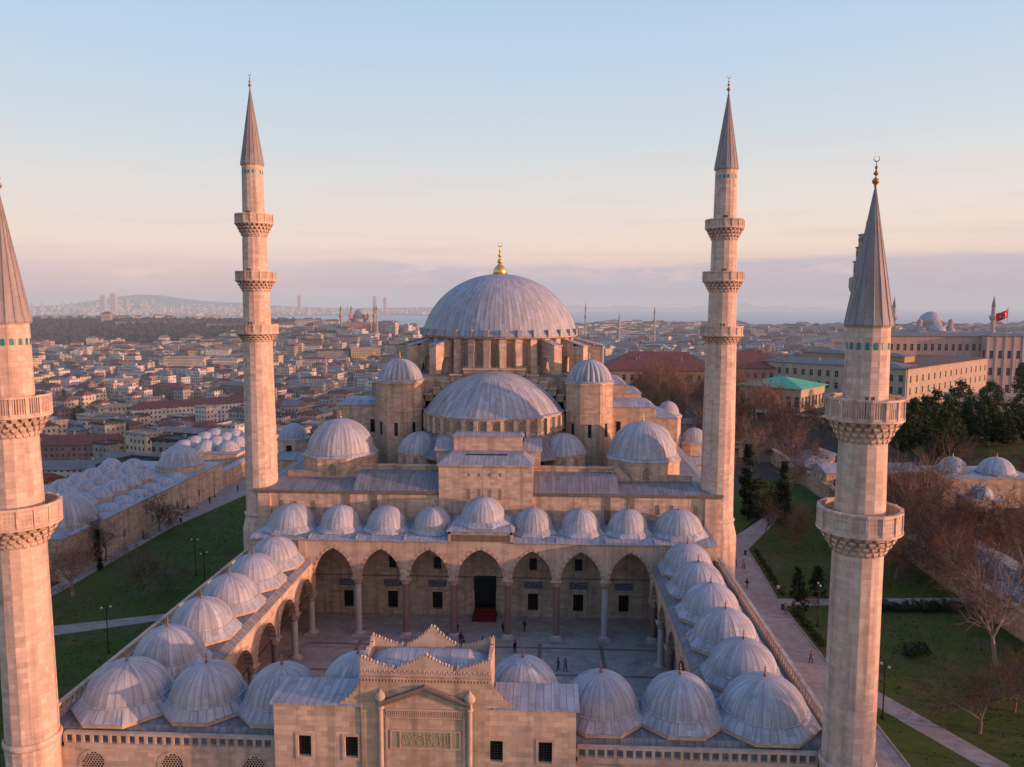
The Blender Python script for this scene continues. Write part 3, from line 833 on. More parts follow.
hip(-6.95,7.2,46.65,53,22.77,-5.3,5.5,49.8,53,23.75)
hip(-5.5,5.5,52.7,60,25.92,-5.0,5.0,54,60,26.3)
for s in (-1,1):
    a, b = sorted((s*5.2,s*8.3)); hip(a,b,53.3,60,23.52,a+.2,b-.2,55.0,60,25.3)
mb.build('block_roof', M['lead'], mq)
mb = MB(); mb.box(-3.0,3.2,49.5,49.65,23.6,23.85); mb.build('roof_slot', M['iron'], mq)
for i in range(4):
    x = -2.35+i*1.52
    lattice_window(x, 46.9, 17.6, .72, 1.75, mq, scale=.2)
    lattice_window(x, 46.9, 21.0, .42, .62, mq, scale=.13)

# corner domes on octagonal drums
def drum_dome(name, cx, cy_, r_dr, z0, z1, r, zs, h, nrib, fin, win=True, sides=8, dmat='lead_dome'):
    o = lead_dome(name, mq, (cx,cy_,zs), r, h, r_dr+.25, zs-z1-.1, nrib, fin, sides=sides, mat_f='gold' if fin > 1.6 else 'bronze', dmat=dmat)
    mb = MB(); mb.prism(ngon((cx,cy_), r_dr/cos(pi/sides), sides), z0, z1)
    mb.prism(ngon((cx,cy_), (r_dr+.12)/cos(pi/sides), sides), z1-.35, z1-.12)
    dd = mb.build('drum', M['stone'], o)
    return o
for s in (-1,1):
    drum_dome('corner_dome', s*24.0, 58.2, 5.45, 19.0, 22.1, 5.3, 22.55, 5.1, 44, 1.9)
    lattice_window(s*24.0, 58.2-5.6, 19.3, 1.5, 2.2, mq, scale=.24)
    drum_dome('corner_dome', s*24.0, 105, 6.25, 19.0, 22.35, 5.55, 22.95, 4.75, 44, 1.9)
    drum_dome('side_dome', s*27.5, 74, 4.0, 19.0, 21.4, 3.6, 21.8, 3.0, 30, 1.4)
    drum_dome('side_dome', s*27.5, 90, 4.0, 19.0, 21.4, 3.6, 21.8, 3.0, 30, 1.4)
# exedra half domes either side of the block
for s in (-1,1):
    c = (s*11.6, 60.0, 22.45)
    mb = MB(); rib_dome(mb, c, 3.6, 2.9, 26, 10, th0=18)
    mb.lathe([(3.75,-.12),(3.75,0),(3.5,.1)], 40, c, s=True, useam=26)
    ex = mb.build('exedra_dome', M['lead_dome'], mq)
    mb = MB(); mb.lathe([(3.55,-3.2),(3.55,-.1)], 24, c); mb.lathe([(3.7,-.35),(3.7,-.12)], 24, c)
    mb.build('drum', M['stone'], ex)
    for a in (-125,-90,-55):
        x = c[0]+3.57*cos(radians(a)); y = c[1]+3.57*sin(radians(a))
        w = lattice_window(0, 0, 0, .95, 1.5, mq, scale=.2)
        w.location = Vector((x,y,20.5)) - W[mq]; w.rotation_euler = (0,0,radians(a+90))
# semi domes north and south
def semi(yc, sgn):
    c = (0, yc, 28.35); R = 11.5; H = 6.35
    a0, a1 = (pi, 2*pi) if sgn < 0 else (0, pi)
    mb = MB()
    rr = (R*R+H*H)/(2*H)
    prof = []
    for i in range(13):
        t = i/12; ang = math.asin(R/rr)*(1-t); prof.append((max(.05, rr*sin(ang)), rr*cos(ang)-(rr-H)))
    n = 4*34
    mb.lathe(prof, n, c, a0-.12*0, a1, m=0, s=True, useam=68, rmod=lambda j,i: 1+(.006 if j % 4 == 0 else 0))
    mb.lathe([(R+.45,-.25),(R+.45,-.1),(R,.08)], n, c, a0, a1, useam=68)
    o = mb.build('semi_dome', M['lead'], mq)
    mb = MB()
    mb.lathe([(R,-3.1),(R,-.26)], 64, c, a0, a1)
    mb.lathe([(R+.3,-.5),(R+.38,-.26)], 64, c, a0, a1)
    for k in range(18):
        a = a0+(a1-a0)*(k+.5)/18 - (a1-a0)/36
        mb.obox((c[0]+(R+.12)*cos(a), c[1]+(R+.12)*sin(a)), a, .75, .62, c[2]-3.1, c[2]-.5)
    mb.build('drum', M['stone'], o)
    for k in range(17):
        a = a0+(a1-a0)*(k+1)/18 - (a1-a0)/36
        w = lattice_window(0,0,0,1.05,2.0,o, scale=.24)
        w.location = Vector((c[0]+(R+.03)*cos(a), c[1]+(R+.03)*sin(a), c[2]-2.8)) - W[o]; w.rotation_euler = (0,0,a+pi/2)
    mb = MB()
    mb.lathe([(R+3.6,-6.5),(R+.1,-3.1)], 64, c, a0, a1, useam=90)
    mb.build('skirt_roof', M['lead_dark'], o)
semi(66.9, -1); semi(97.1, 1)
# stepped masonry of the great arches
mb = MB()
YQ = 82.0
for hw, zt in ((5.2,35.1),(7.4,34.1),(9.0,33.0),(10.4,31.9),(11.7,30.8),(13.0,29.8),(14.2,28.8)):
    mb.box(-hw,hw,66.7,67.9,24,zt-.28); mb.box(-hw,hw,96.1,97.3,24,zt-.28)
    mb.box(-15.3,-14.4,YQ-hw,YQ+hw,24,zt-.28); mb.box(14.4,15.3,YQ-hw,YQ+hw,24,zt-.28)
ga = mb.build('stepped_arch', M['stonew'], mq)
prev = 0
for hw, zt in ((5.2,35.1),(7.4,34.1),(9.0,33.0),(10.4,31.9),(11.7,30.8),(13.0,29.8),(14.2,28.8)):
    for a, b in (((-hw-.15,hw+.15),) if prev == 0 else ((-hw-.15,-prev-.16),(prev+.16,hw+.15))):
        for ya_, yb_ in ((66.45,67.88),(96.12,97.5)):
            mb = MB(); mb.box(a,b,ya_,yb_,zt-.28,zt); mb.build('step_coping', M['trim'], ga)
    prev = hw
mb = MB(); mb.box(-14.3,14.3,67.91,96.09,20,33.6); mb.box(-20,20,74,90,18,27.6)
mb.build('dome_base', M['stonew'], mq)
mb = MB(); mb.box(-14.35,14.35,67.93,96.07,33.6,33.9); mb.box(-20.3,20.3,73.7,90.3,27.6,27.9)
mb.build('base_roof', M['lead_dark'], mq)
# main drum, buttresses, windows, dome
cD = (0,81.9,0)
mb = MB()
mb.lathe([(13.1,33.7),(13.1,40.1)], 64, cD); mb.lathe([(13.3,39.75),(14.4,40.1),(14.4,40.35)], 96, cD)
for k in range(32):
    a = 2*pi*(k+.5)/32; 
    mb.obox((13.35*cos(a), 81.9+13.35*sin(a)), a, 1.3, 1.2, 33.7, 39.9)
    mb.obox((13.8*cos(a), 81.9+13.8*sin(a)), a, .8, 1.05, 33.7, 37.9)
drm = mb.build('main_drum', M['stone'], mq)
for k in range(32):
    a = 2*pi*k/32
    w = lattice_window(0,0,0,1.45,4.3,drm, scale=.32)
    w.location = Vector((13.13*cos(a), 81.9+13.13*sin(a), 35.0)) - W[drm]; w.rotation_euler = (0,0,a+pi/2)
mb = MB()
rib_dome(mb, (0,81.9,41.0), 14.25, 10.45, 104, 26, ridge=.003, sub=3, th0=13)
for k in range(32):                                                 # little lead caps above the buttresses
    a = 2*pi*(k+.5)/32; mb.obox((14.4*cos(a), 81.9+14.4*sin(a)), a, .9, .9, 40.36, 41.5)
mb.lathe([(14.6,40.36),(14.6,40.55),(14.2,41.15)], 104, cD, useam=104)
md = mb.build('main_dome', M['lead_dome'], mq)
f = MB()
f.lathe([(1.15,0),(1.3,.3),(1.28,.8),(1.0,1.35),(.6,1.75),(.3,2.0)], 16, (0,81.9,51.25), s=True)
finial(f, (0,81.9,53.0), 4.6, crescent=True, n=10)
f.build('finial', M['gold'], md)
# flanking buttress walls with lead tops
for k, (ad, ro, zt, th) in enumerate(((-129,17.0,38.9,1.7),(-51,17.0,38.9,1.7),(-150,18.0,38.6,1.7),(-30,18.0,38.6,1.7),(-171,19.3,38.4,1.7),(-9,19.3,38.4,1.7),(129,17.0,38.9,1.7),(51,17.0,38.9,1.7),(150,18,38.6,1.7),(30,18,38.6,1.7),(171,19.3,38.4,1.7),(9,19.3,38.4,1.7))):
    a = radians(ad); d = Vector((cos(a), sin(a), 0)); t = Vector((-sin(a), cos(a), 0)); c0 = Vector(cD)
    mb = MB(); P = lambda r, s, z: tuple(c0 + d*r + t*s + Vector((0,0,z)))
    ri = 13.2; h = th/2; zi = 39.9
    # solid outer pier with an arched opening towards the drum
    pw = 1.1 if ro < 17.5 else 2.0
    mb.obox((c0+d*(ro-pw/2)).to_tuple(), a, pw, th, 27.5, zt)
    k2 = 8
    for i in range(k2):
        r0 = ri+(ro-pw-ri)*i/k2; r1 = ri+(ro-pw-ri)*(i+1)/k2
        z0 = zi+(zt-zi)*(r0-ri)/(ro-ri); z1 = zi+(zt-zi)*(r1-ri)/(ro-ri)
        uz = lambda r: 33.8+3.0*sqrt(max(0, 1-((r-(ri+ro-pw)/2)/((ro-pw-ri)/2))**2))
        b0, b1 = uz(r0), uz(r1)
        mb.face([P(r0,h,b0),P(r0,h,z0),P(r1,h,z1),P(r1,h,b1)]); mb.face([P(r0,-h,b0),P(r1,-h,b1),P(r1,-h,z1),P(r0,-h,z0)])
        mb.face([P(r0,-h,z0),P(r1,-h,z1),P(r1,h,z1),P(r0,h,z0)]); mb.face([P(r0,-h,b0),P(r0,h,b0),P(r1,h,b1),P(r1,-h,b1)])
    b = mb.build('buttress', M['stone'], mq)
    mb = MB()
    q = [P(ri,-h-.12,zi+.08),P(ro+.12,-h-.12,zt+.08),P(ro+.12,h+.12,zt+.08),P(ri,h+.12,zi+.08)]
    ql = [(p[0],p[1],p[2]-.2) for p in q]
    mb.face(q)
    for i in range(4): mb.face([ql[i],ql[(i+1)%4],q[(i+1)%4],q[i]])
    mb.build('coping', M['lead'], b)
# weight turrets with fluted domes
for s in (-1,1):
    for y in (66.2, 97.6):
        c = (s*15.9, y, 33.3)
        mb = MB(); rib_dome(mb, c, 3.8, 3.45, 24, 12, flute=.13, sub=6, th0=6)
        mb.lathe([(4.15,-.2),(4.15,-.05),(3.75,.1)], 48, c, useam=26)
        t = mb.build('turret_dome', M['lead_dome'], mq)
        f = MB(); finial(f, (c[0],c[1],36.8), 1.6, crescent=False); f.build('finial', M['gold'], t)
        mb = MB(); R = 3.85/cos(pi/8)
        mb.prism(ngon(c, R, 8), 19, 32.9); mb.prism(ngon(c, R+.14, 8), 28.2, 28.45); mb.prism(ngon(c, R+.2, 8), 32.75, 33.1)
        for a in (-112.5,-67.5):
            pass
        mb.build('turret', M['stonew'], t)
        if y < 80:
            for ang in (-90,-45,-135):
                g = MB(); a = radians(ang); g.obox((c[0]+3.86*cos(a), c[1]+3.86*sin(a)), a, .06, .55, 24.2, 26.4); g.build('slit_window', M['dark'], t)
# wing blocks behind the turrets
for s in (-1,1):
    mb = MB()
    def sb(x0, x1, *r): mb.box(*sorted((s*x0, s*x1)), *r)
    sb(19.2,27.2,67.5,76,18,28.6); sb(19.2,23.0,76,88,18,31.6); sb(19.2,27.2,88,96.5,18,28.6)
    if s > 0: sb(27.2,33,80,92,18,25.0)
    wb = mb.build('wing_block', M['stone'], mq)
    mb = MB()
    def hp(x0, x1, y0, y1, z): 
        a, b = sorted((s*x0, s*x1)); hip(a-.2,b+.2,y0-.25,y1+.2,z,a+.9,b-.9,y0+1.6,y1-1,z+.75)
    hp(19.2,27.2,67.5,76,28.6); hp(19.2,23.0,76,88,31.6); hp(19.2,27.2,88,96.5,28.6)
    if s > 0: hp(27.2,33,80,92,25)
    mb.build('wing_roof', M['lead'], wb)
    g = MB()
    for x in (21,): g.box(*sorted((s*(x-.35), s*(x+.35))), 67.42, 67.5, 24.0, 26.2)
    g.build('slit_window', M['dark'], wb)
# small domed stair turrets at the flanks
drum_dome('stair_turret_dome', 32.8, 90.0, 2.35, 17, 24.2, 2.15, 24.45, 2.5, 22, 1.1)
drum_dome('stair_turret_dome', 38.0, 90.0, 2.6, -2, 18.8, 2.4, 19.1, 2.6, 22, 1.1)
drum_dome('stair_turret_dome', -42.4, 90.0, 2.9, -2, 18.8, 2.7, 19.1, 2.75, 22, 1.1)
mb = MB(); mb.box(34,40.6,84,96,-2.4,15.5); mb.build('side_gallery', M['stone'], mq); mb = MB(); mb.box(-45.5,-34,84,96,-2.4,15.5); mb.build('side_gallery', M['stone'], mq)
mb = MB()
hip(33.7,41,83.6,96.4,15.52,35.5,39,86,94,16.6); mb.build('gallery_roof', M['lead'], mq); mb = MB(); hip(-46,-33.7,83.6,96.4,15.52,-44,-36,86,94,16.6); mb.build('gallery_roof', M['lead'], mq)
g = MB(); g.box(-42.9,-41.9,86.95,87.05,16.2,17.8); g.build('slit_window', M['dark'], mq)

# ================================================================== MINARETS
def minaret(name, label, x, y, zb, segs, balc, zcone, zapex, zfin, tiles_z, base_z, wide):
    """segs: [(z, r)] shaft radii;  balc: [(z_bottom, z_floor, z_rim, r_rim, style)]"""
    root = empty(name, (x,y,zb), label, 'minaret', None)
    mb = MB(); n = 16
    # shaft: 16-sided with slim corner rolls
    for (z0, r0), (z1, r1) in zip(segs[:-1], segs[1:]):
        mb.lathe([(r0/cos(pi/n), z0), (r1/cos(pi/n), z1)], n, (x,y,0), a0=pi/n, a1=2*pi+pi/n)
    r_low = segs[0][1]
    mb.lathe([(r_low*1.04,base_z-.3),(r_low*1.12,base_z-.1),(r_low*1.12,base_z+.1),(r_low*1.04,base_z+.3)], 32, (x,y,0), s=True)
    zt, rt = segs[-1]
    mb.lathe([(rt*1.03,zt-.25),(rt*1.14,zt-.05),(rt*1.14,zt+.02)], n, (x,y,0), a0=pi/n, a1=2*pi+pi/n)
    mb.build('shaft', M['stone2'], root)
    mb = MB()
    mb.lathe([(wide,zb),(wide,base_z-2.6),(wide*.98,base_z-2.2),(r_low*1.06,base_z-.5),(r_low*1.03,base_z-.3)], n, (x,y,0), a0=pi/n, a1=2*pi+pi/n)
    mb.build('base', M['stone2'], root)
    # turquoise tile niches
    for k in range(n):
        a = 2*pi*(k+.5)/n+pi/n
        t = MB(); w = rt*.095; 
        pts = [(-w,0),(w,0),(w,.36)] + [(w*cos(pi*i/4), .36+w*1.3*sin(pi*i/4)) for i in range(1,4)] + [(-w,.36)]
        d = Vector((cos(a), sin(a))); e = Vector((-sin(a), cos(a))); rr = rt*1.035
        t.face([(x+d.x*rr+e.x*p[0], y+d.y*rr+e.y*p[0], tiles_z+p[1]) for p in pts])
        t.build('tile_niche', M['tile'], root)
    # lead cone
    mb = MB(); rc = rt*1.13
    prof = [(rc,zcone-.12),(rc*1.02,zcone)] + [(rc*(1-.985*t), zcone+(zapex-zcone)*t) for t in [i/14 for i in range(1,15)]]
    mb.lathe(prof, 16, (x,y,0), a0=pi/16, a1=2*pi+pi/16, useam=16)
    for k in range(16):
        a = pi/16+2*pi*k/16
        mb.tube((x+rc*cos(a),y+rc*sin(a),zcone+.02), (x+.03*cos(a),y+.03*sin(a),zapex), .05, .01, 4)
    cone = mb.build('spire', M['spire'], root)
    f = MB(); finial(f, (x,y,zapex-.1), zfin-zapex+.1, crescent=True); f.build('finial', M['copper'], cone)
    # balconies
    for (zbot, zfl, zr, rr, style, rs) in balc:
        mb = MB()
        tiers = 4; dz = (zfl-zbot)/tiers
        mb.lathe([(rs*1.01,zbot)]+[(rs+(rr*.82-rs)*((i+1)/tiers)**1.1, zbot+dz*(i+.55)) for i in range(tiers)]+[(rr*.96,zfl)], 32, (x,y,0))
        for i in range(tiers):                                       # stalactite tiers
            rI = rs+(rr*.97-rs)*((i+1)/tiers)**1.05
            nn = 24
            for k in range(nn):
                a = 2*pi*(k+.5*(i % 2))/nn
                c = (x+(rI-.12)*cos(a), y+(rI-.12)*sin(a)); w = 2*pi*rI/nn*.66; zt_ = zbot+dz*(i+1)
                # small pendant wedge
                lz = zt_-dz*.95
                d = Vector((cos(a), sin(a), 0)); e = Vector((-sin(a), cos(a), 0)); C0 = Vector((x,y,0))
                A = [C0+d*rI+e*w/2+Vector((0,0,zt_)), C0+d*rI-e*w/2+Vector((0,0,zt_)), C0+d*rI-e*w/2+Vector((0,0,zt_-dz*.35)), C0+d*rI+e*w/2+Vector((0,0,zt_-dz*.35))]
                tip = C0+d*(rI-.22*rr/3)+Vector((0,0,lz)); bk = [C0+d*(rI-.45)+e*w/2+Vector((0,0,zt_)), C0+d*(rI-.45)-e*w/2+Vector((0,0,zt_))]
                A = [tuple(p) for p in A]; tip = tuple(tip); bk = [tuple(p) for p in bk]
                mb.face([A[1],A[0],A[3],A[2]][::-1]); mb.face([A[2],A[3],tip][::-1]); mb.face([A[0],bk[0],tip,A[3]]); mb.face([bk[1],A[1],A[2],tip])
        mb.lathe([(rr*.98,zfl-.12),(rr*1.02,zfl-.05),(rr*1.02,zfl+.1),(rr*.9,zfl+.12),(rs*.9,zfl+.12)], 32, (x,y,0))
        b = mb.build('balcony', M['stone2'], root)
        p = MB(); nn = 16
        p.lathe([(rr*1.0,zfl+.1),(rr*1.0,zfl+.26),(rr*.95,zfl+.26)], 16, (x,y,0), a0=pi/16, a1=2*pi+pi/16)
        p.lathe([(rr*.93,zr-.16),(rr*1.02,zr-.16),(rr*1.02,zr),(rr*.93,zr),(rr*.93,zr-.16)], 16, (x,y,0), a0=pi/16, a1=2*pi+pi/16)
        for k in range(nn):
            a = pi/16+2*pi*k/nn; a2 = pi/16+2*pi*(k+1)/nn
            p.obox((x+rr*.985*cos(a), y+rr*.985*sin(a)), a, .16, .2, zfl+.1, zr+.03)
            A = Vector((x+rr*.975*cos(a), y+rr*.975*sin(a),0)); B = Vector((x+rr*.975*cos(a2), y+rr*.975*sin(a2),0)); am = (a+a2)/2
            if style == 'bars':
                for j in range(1,6):
                    q = A+(B-A)*j/6; p.obox((q.x,q.y), am, .08, .085, zfl+.26, zr-.16)
            else:
                q = (A+B)/2; Ln = (B-A).length
                p.obox((q.x,q.y), am, .08, Ln, zfl+.26, zr-.16, m=0)
                e = (B-A).normalized(); dd = Vector((cos(am), sin(am), 0))*.05
                rows = 4; cols = 3
                for i in range(rows):
                    for j in range(cols):
                        u0 = Ln*(.14+.72*(j+.5)/cols); zc = zfl+.26+(zr-.42-zfl)*(i+.5)/rows
                        cc = A+e*u0+dd
                        p.face([(cc.x+e.x*.085*cos(2*pi*t/6), cc.y+e.y*.085*cos(2*pi*t/6), zc+.1*sin(2*pi*t/6)) for t in range(6)], None, 1)
        p.build('parapet', [M['stone2'], M['stonew']], b)
        # balcony door on the sunny side of the shaft
        dmb = MB(); a = radians(-100); dmb.obox((x+rs*.93*cos(a), y+rs*.93*sin(a)), a, .12, .62, zfl+.12, zfl+1.75); dmb.build('balcony_door', M['timber'], b)
    return root
M['spire_'] = lead_mat('spire_lead', (.20,.20,.215), seam=.6, contrast=.15, seamdark=.3)
M['copper'] = plain('aged_copper_finial', (.42,.22,.12), .45, .15, 4, .6)
tallsegs = [(14.3,2.42),(28,2.27),(40.6,2.1),(47.8,1.93),(55.6,1.75),(65.2,1.50)]
for s, dz in ((-1,.55),(1,-.45)):
    o = .0
    sg = [(14.5,2.36),(28,2.24),(40.5,2.08),(40.6,1.98),(47.7,1.88),(47.8,1.80),(55.3,1.7),(55.4,1.6),(65.3+dz,1.46)]
    bl = [(40.2,41.5,42.85,3.0,'panel',2.05),(47.5,49.2,50.55,2.85,'panel',1.86),(55.1+dz*.7,56.95+dz*.8,58.25+dz*.9,2.68,'panel',1.68)]
    minaret('tall_minaret', 'tall three balcony minaret at the left rear corner of the courtyard' if s < 0 else 'tall three balcony minaret at the right rear corner of the courtyard',
            s*33.9, 49.8, -2.4, sg, bl, 65.3+dz, 76+dz*1.3, 78.3+dz, 63.9+dz, 14.6, 2.95)
for s in (-1,1):
    sg = [(10.4,1.9),(23.6,1.8),(28.0,1.78),(28.1,1.82),(36.1,1.66),(36.2,1.6),(44.5,1.47)]
    e1, e2 = (0,0) if s > 0 else (.55,.33)
    bl = [(27.5-e1,29.3-e1,30.95-e1,2.96,'panel',1.78),(35.8-e2,37.6-e2,39.2-e2,2.68,'bars',1.62)]
    minaret('short_minaret', 'shorter two balcony minaret cut by the left edge of the photo' if s < 0 else 'shorter two balcony minaret rising by the bottom right corner of the courtyard',
            (32.35 if s > 0 else -32.45), -5.4, -2.4, sg, bl, 44.5, 54.4, 56.7, 42.7, 10.9, 2.0)
# ================================================================== GROUND
def sm(a, b, t):
    t = (t-a)/(b-a); t = max(0, min(1, t)); return t*t*(3-2*t)
def ground_h(x, y):
    left = sm(-101,-140,x)*.65 + sm(-140,-260,x)*.35
    fwd = (sm(140,215,y)*.5 + sm(215,420,y)*.5) * (1 - sm(5,38,x-.06*y))
    fr2 = sm(430,800,y)*.9
    k = max(left, fwd, fr2)
    h = -2.6 - 38*k
    h += 6*sin(x*.004+1)*sin(y*.0031)*min(1, k*1.3)*sm(300,700,y)
    h += 7*sm(700,1500,y)*(1-sm(2100,2700,y))*sm(-60,200,x)*1.6
    h += 30*sm(1330,1950,y)*(1-sm(2000,2700,y))*sm(-430,-720,x)
    h += 36*math.exp(-((x+323)/170)**2-((y-1320)/240)**2)
    h -= 40*sm(2620,2850,y)
    h -= 13*sm(320,420,y)*(1-sm(480,620,y))*sm(20,80,x-.06*y)
    return h
m_, nt_ = newmat('city_ground'); n = N(nt_)
pos = n('ShaderNodeNewGeometry').outputs['Position']
c = n.mix(n.maprange(n.noise(pos,.02,5,.65),.35,.65,0,1), (.05,.045,.04), (.10,.085,.07))
c = n.mix(n.maprange(n.noise(pos,.006,3,.6),.5,.6,0,.6), c, (.045,.045,.025))
n.out(c, .95); M['ground'] = m_
mb = MB()
rs = [0, 12, 25, 40, 55]
while rs[-1] < 62000: rs.append(rs[-1]*1.045 if rs[-1] < 6000 else rs[-1]*1.3)
nA = 120; ids = []
for r in rs:
    ids.append(mb.add([(r*cos(2*pi*j/nA), 60+r*sin(2*pi*j/nA), ground_h(r*cos(2*pi*j/nA), 60+r*sin(2*pi*j/nA))) for j in range(nA)]))
for i in range(len(rs)-1):
    for j in range(nA):
        j2 = (j+1) % nA; mb.idx((ids[i]+j, ids[i+1]+j, ids[i+1]+j2, ids[i]+j2), None, 0, True)
tag(mb.build('ground', M['ground'], None), kind='structure')
# sea
m_, nt_ = newmat('sea_water'); n = N(nt_); pos = n('ShaderNodeNewGeometry').outputs['Position']
h = n.noise(n.scale(pos,(.01,.004,.01)), 1.0, 4, .6)
n.out(n.mix(h, (.15,.25,.31), (.19,.29,.34)), .45, h, .15, 1.0, spec=.4); M['sea'] = m_
mb = MB(); mb.face([(-60000,2550,-65),(60000,2550,-65),(60000,62000,-65),(-60000,62000,-65)]); tag(mb.build('sea', M['sea']), kind='structure')
# platform garden
def grass_mat():
    m, nt = newmat('winter_lawn'); n = N(nt); pos = n('ShaderNodeNewGeometry').outputs['Position']
    a = n.noise(pos, .07, 5, .65); b = n.noise(pos, 1.4, 5, .7); d = n.noise(pos, 9, 3, .7)
    c = n.mix(n.maprange(a,.3,.7,0,1), (.042,.072,.010), (.082,.112,.020))
    c = n.mix(n.maprange(b,.45,.72,0,.55), c, (.13,.105,.05))
    c = n.mix(n.maprange(d,.4,.75,0,.45), c, (.012,.03,.006))
    c = n.mix(n.maprange(n.noise(pos,.25,5,.7),.50,.64,0,.7), c, (.115,.09,.045))
    c = n.mix(n.maprange(n.noise(pos,.6,5,.7),.6,.7,0,.55), c, (.03,.042,.012))
    n.out(c, .95, n.math('ADD', d, b), .5, .08, spec=.1); return m
M['grass'] = grass_mat()
M['soil'] = plain('leaf_litter_soil', (.065,.05,.033), .95, .35, 1.2)
mb = MB()
mb.face([(-104,-90,-2.4),(110,-90,-2.4),(110,190,-2.4),(-72,190,-2.4),(-76,140,-2.4),(-104,140,-2.4)])
tag(mb.build('garden_soil', M['soil']), kind='structure')
def sheet(name, pts, z, mat): 
    mb = MB(); mb.face([(p[0],p[1],z) for p in pts]); return tag(mb.build(name, mat), kind='structure')
sheet('lawn', [(-33.2,-85),(-33.2,150),(-66,150),(-66.3,126),(-71.4,95),(-71.9,60),(-70,40),(-66,10),(-66,-85)], -2.0, M['grass'])
sheet('path', [(-66.3,126),(-66,160),(-74.6,160),(-74.6,35),(-72,38),(-71.9,60),(-71.4,95)], -1.996, M['path'])
sheet('path', [(-74.6,35),(-71.9,42),(-50.5,50),(-33.2,55.5),(-33.2,53.2),(-50.5,47.2),(-71,37.5)], -1.992, M['path'])
sheet('path', [(-66,-10),(-33.2,-2),(-33.2,-4.5),(-66,-12.5)], -1.992, M['path'])
sheet('lawn', [(46.6,-85),(46.6,86),(50,90),(62,113),(62,150),(77,150),(77,-85)], -2.0, M['grass'])
sheet('lawn', [(33.2,92),(46.2,92),(58,114),(58,150),(33.2,150)], -2.0, M['grass'])
sheet('path', [(32.4,-85),(46.6,-85),(46.9,30),(46.7,60),(48.4,87.5),(62,112),(60,114),(46,93),(32.4,93)], -1.996, M['path'])
sheet('path', [(46.6,61.6),(77,63.5),(77,61),(46.6,58.6)], -1.992, M['path'])
sheet('path', [(46.7,37.5),(48.6,35.0),(64,2),(61.4,1.0),(46.6,31.5)], -1.988, M['path'])
# kerbs along the right-hand path
M['kerb'] = stone_mat('kerb_stone', (.36,.32,.28), 1.0, .3)
def kerb(pts, label):
    mb = MB()
    for p, q in zip(pts[:-1], pts[1:]):
        p = Vector(p); q = Vector(q); d = q-p; mb.obox(((p+q)/2).to_tuple(), atan2(d.y,d.x), d.length, .22, -2.02, -1.87)
    tag(mb.build('kerb', M['kerb']), kind='structure')
kerb([(46.7,-60),(47.0,30)], ''); kerb([(46.85,38),(46.75,58)], ''); kerb([(46.8,62),(48.5,87.3),(62,111.8)], '')
kerb([(-71.5,95),(-66.4,126)], ''); kerb([(-71.95,50),(-71.5,95)], '')

# tufts of longer grass over the lawns and along their edges
gm = MB(); RG = random.Random(21)
def tuft(x, y, s):
    for _ in range(3):
        a = RG.uniform(0, pi); dx, dy = cos(a)*s*.5, sin(a)*s*.5; lx_, ly_ = RG.uniform(-.5,.5)*s, RG.uniform(-.5,.5)*s
        gm.face([(x-dx,y-dy,-2.0),(x+dx,y+dy,-2.0),(x+dx*.2+lx_,y+dy*.2+ly_,-2.0+s*RG.uniform(.5,1.0))])
for _ in range(5200):
    x, y = RG.uniform(-66,-33.4), RG.uniform(5,126)
    if x < -50.5 and abs(y-(48.6+(x+50.5)*.44)) < 2.2 or x >= -50.5 and abs(y-(48.6+(x+50.5)*.33)) < 2.0: continue
    tuft(x, y, RG.uniform(.08,.26))
for _ in range(5200):
    x, y = RG.uniform(48.8,76.8), RG.uniform(5,150)
    if abs(y-61.2-(x-46)*.075) < 2.2 or abs((x-47.5)*.905+(y-34)*.425) < 3.0: continue
    if y > 85 and x < 47+(y-85)*.62+2: continue
    tuft(x, y, RG.uniform(.08,.28))
tag(gm.build('grass', M['grass'], None), 'rough tufts of green grass over the lawns', 'grass', kind='stuff')

# ================================================================== TREES
M['bark'] = plain('tree_bark', (.17,.135,.105), .9, .3, 2.5)
M['palebark'] = plain('pale_plane_bark', (.30,.235,.175), .9, .3, 1.5)
M['twig'] = plain('winter_twigs', (.14,.088,.06), .95, .3, .6, 0, .05)
M['twig_red'] = plain('russet_winter_twigs', (.20,.10,.055), .95, .3, .6, 0, .05)
def leafmat(name, a, b):
    m, nt = newmat(name); n = N(nt)
    pos = n('ShaderNodeNewGeometry').outputs['Position']
    f = n.noise(pos, .8, 3, .6); g = n.noise(pos, 6, 2, .6)
    c = n.mix(n.maprange(f,.35,.65,0,1), a, b); c = n.mix(n.maprange(g,.45,.7,0,.5), c, mul(a,.5))
    n.out(c, .8, spec=.15); return m
M['pine'] = leafmat('dark_evergreen_needles', (.026,.042,.016), (.065,.080,.030))
M['cypress'] = leafmat('cypress_needles', (.010,.020,.010), (.020,.036,.014))
M['shrub'] = leafmat('clipped_shrub_leaves', (.016,.030,.010), (.04,.058,.016))
M['laurel'] = leafmat('olive_green_leaves', (.03,.05,.012), (.07,.085,.02))
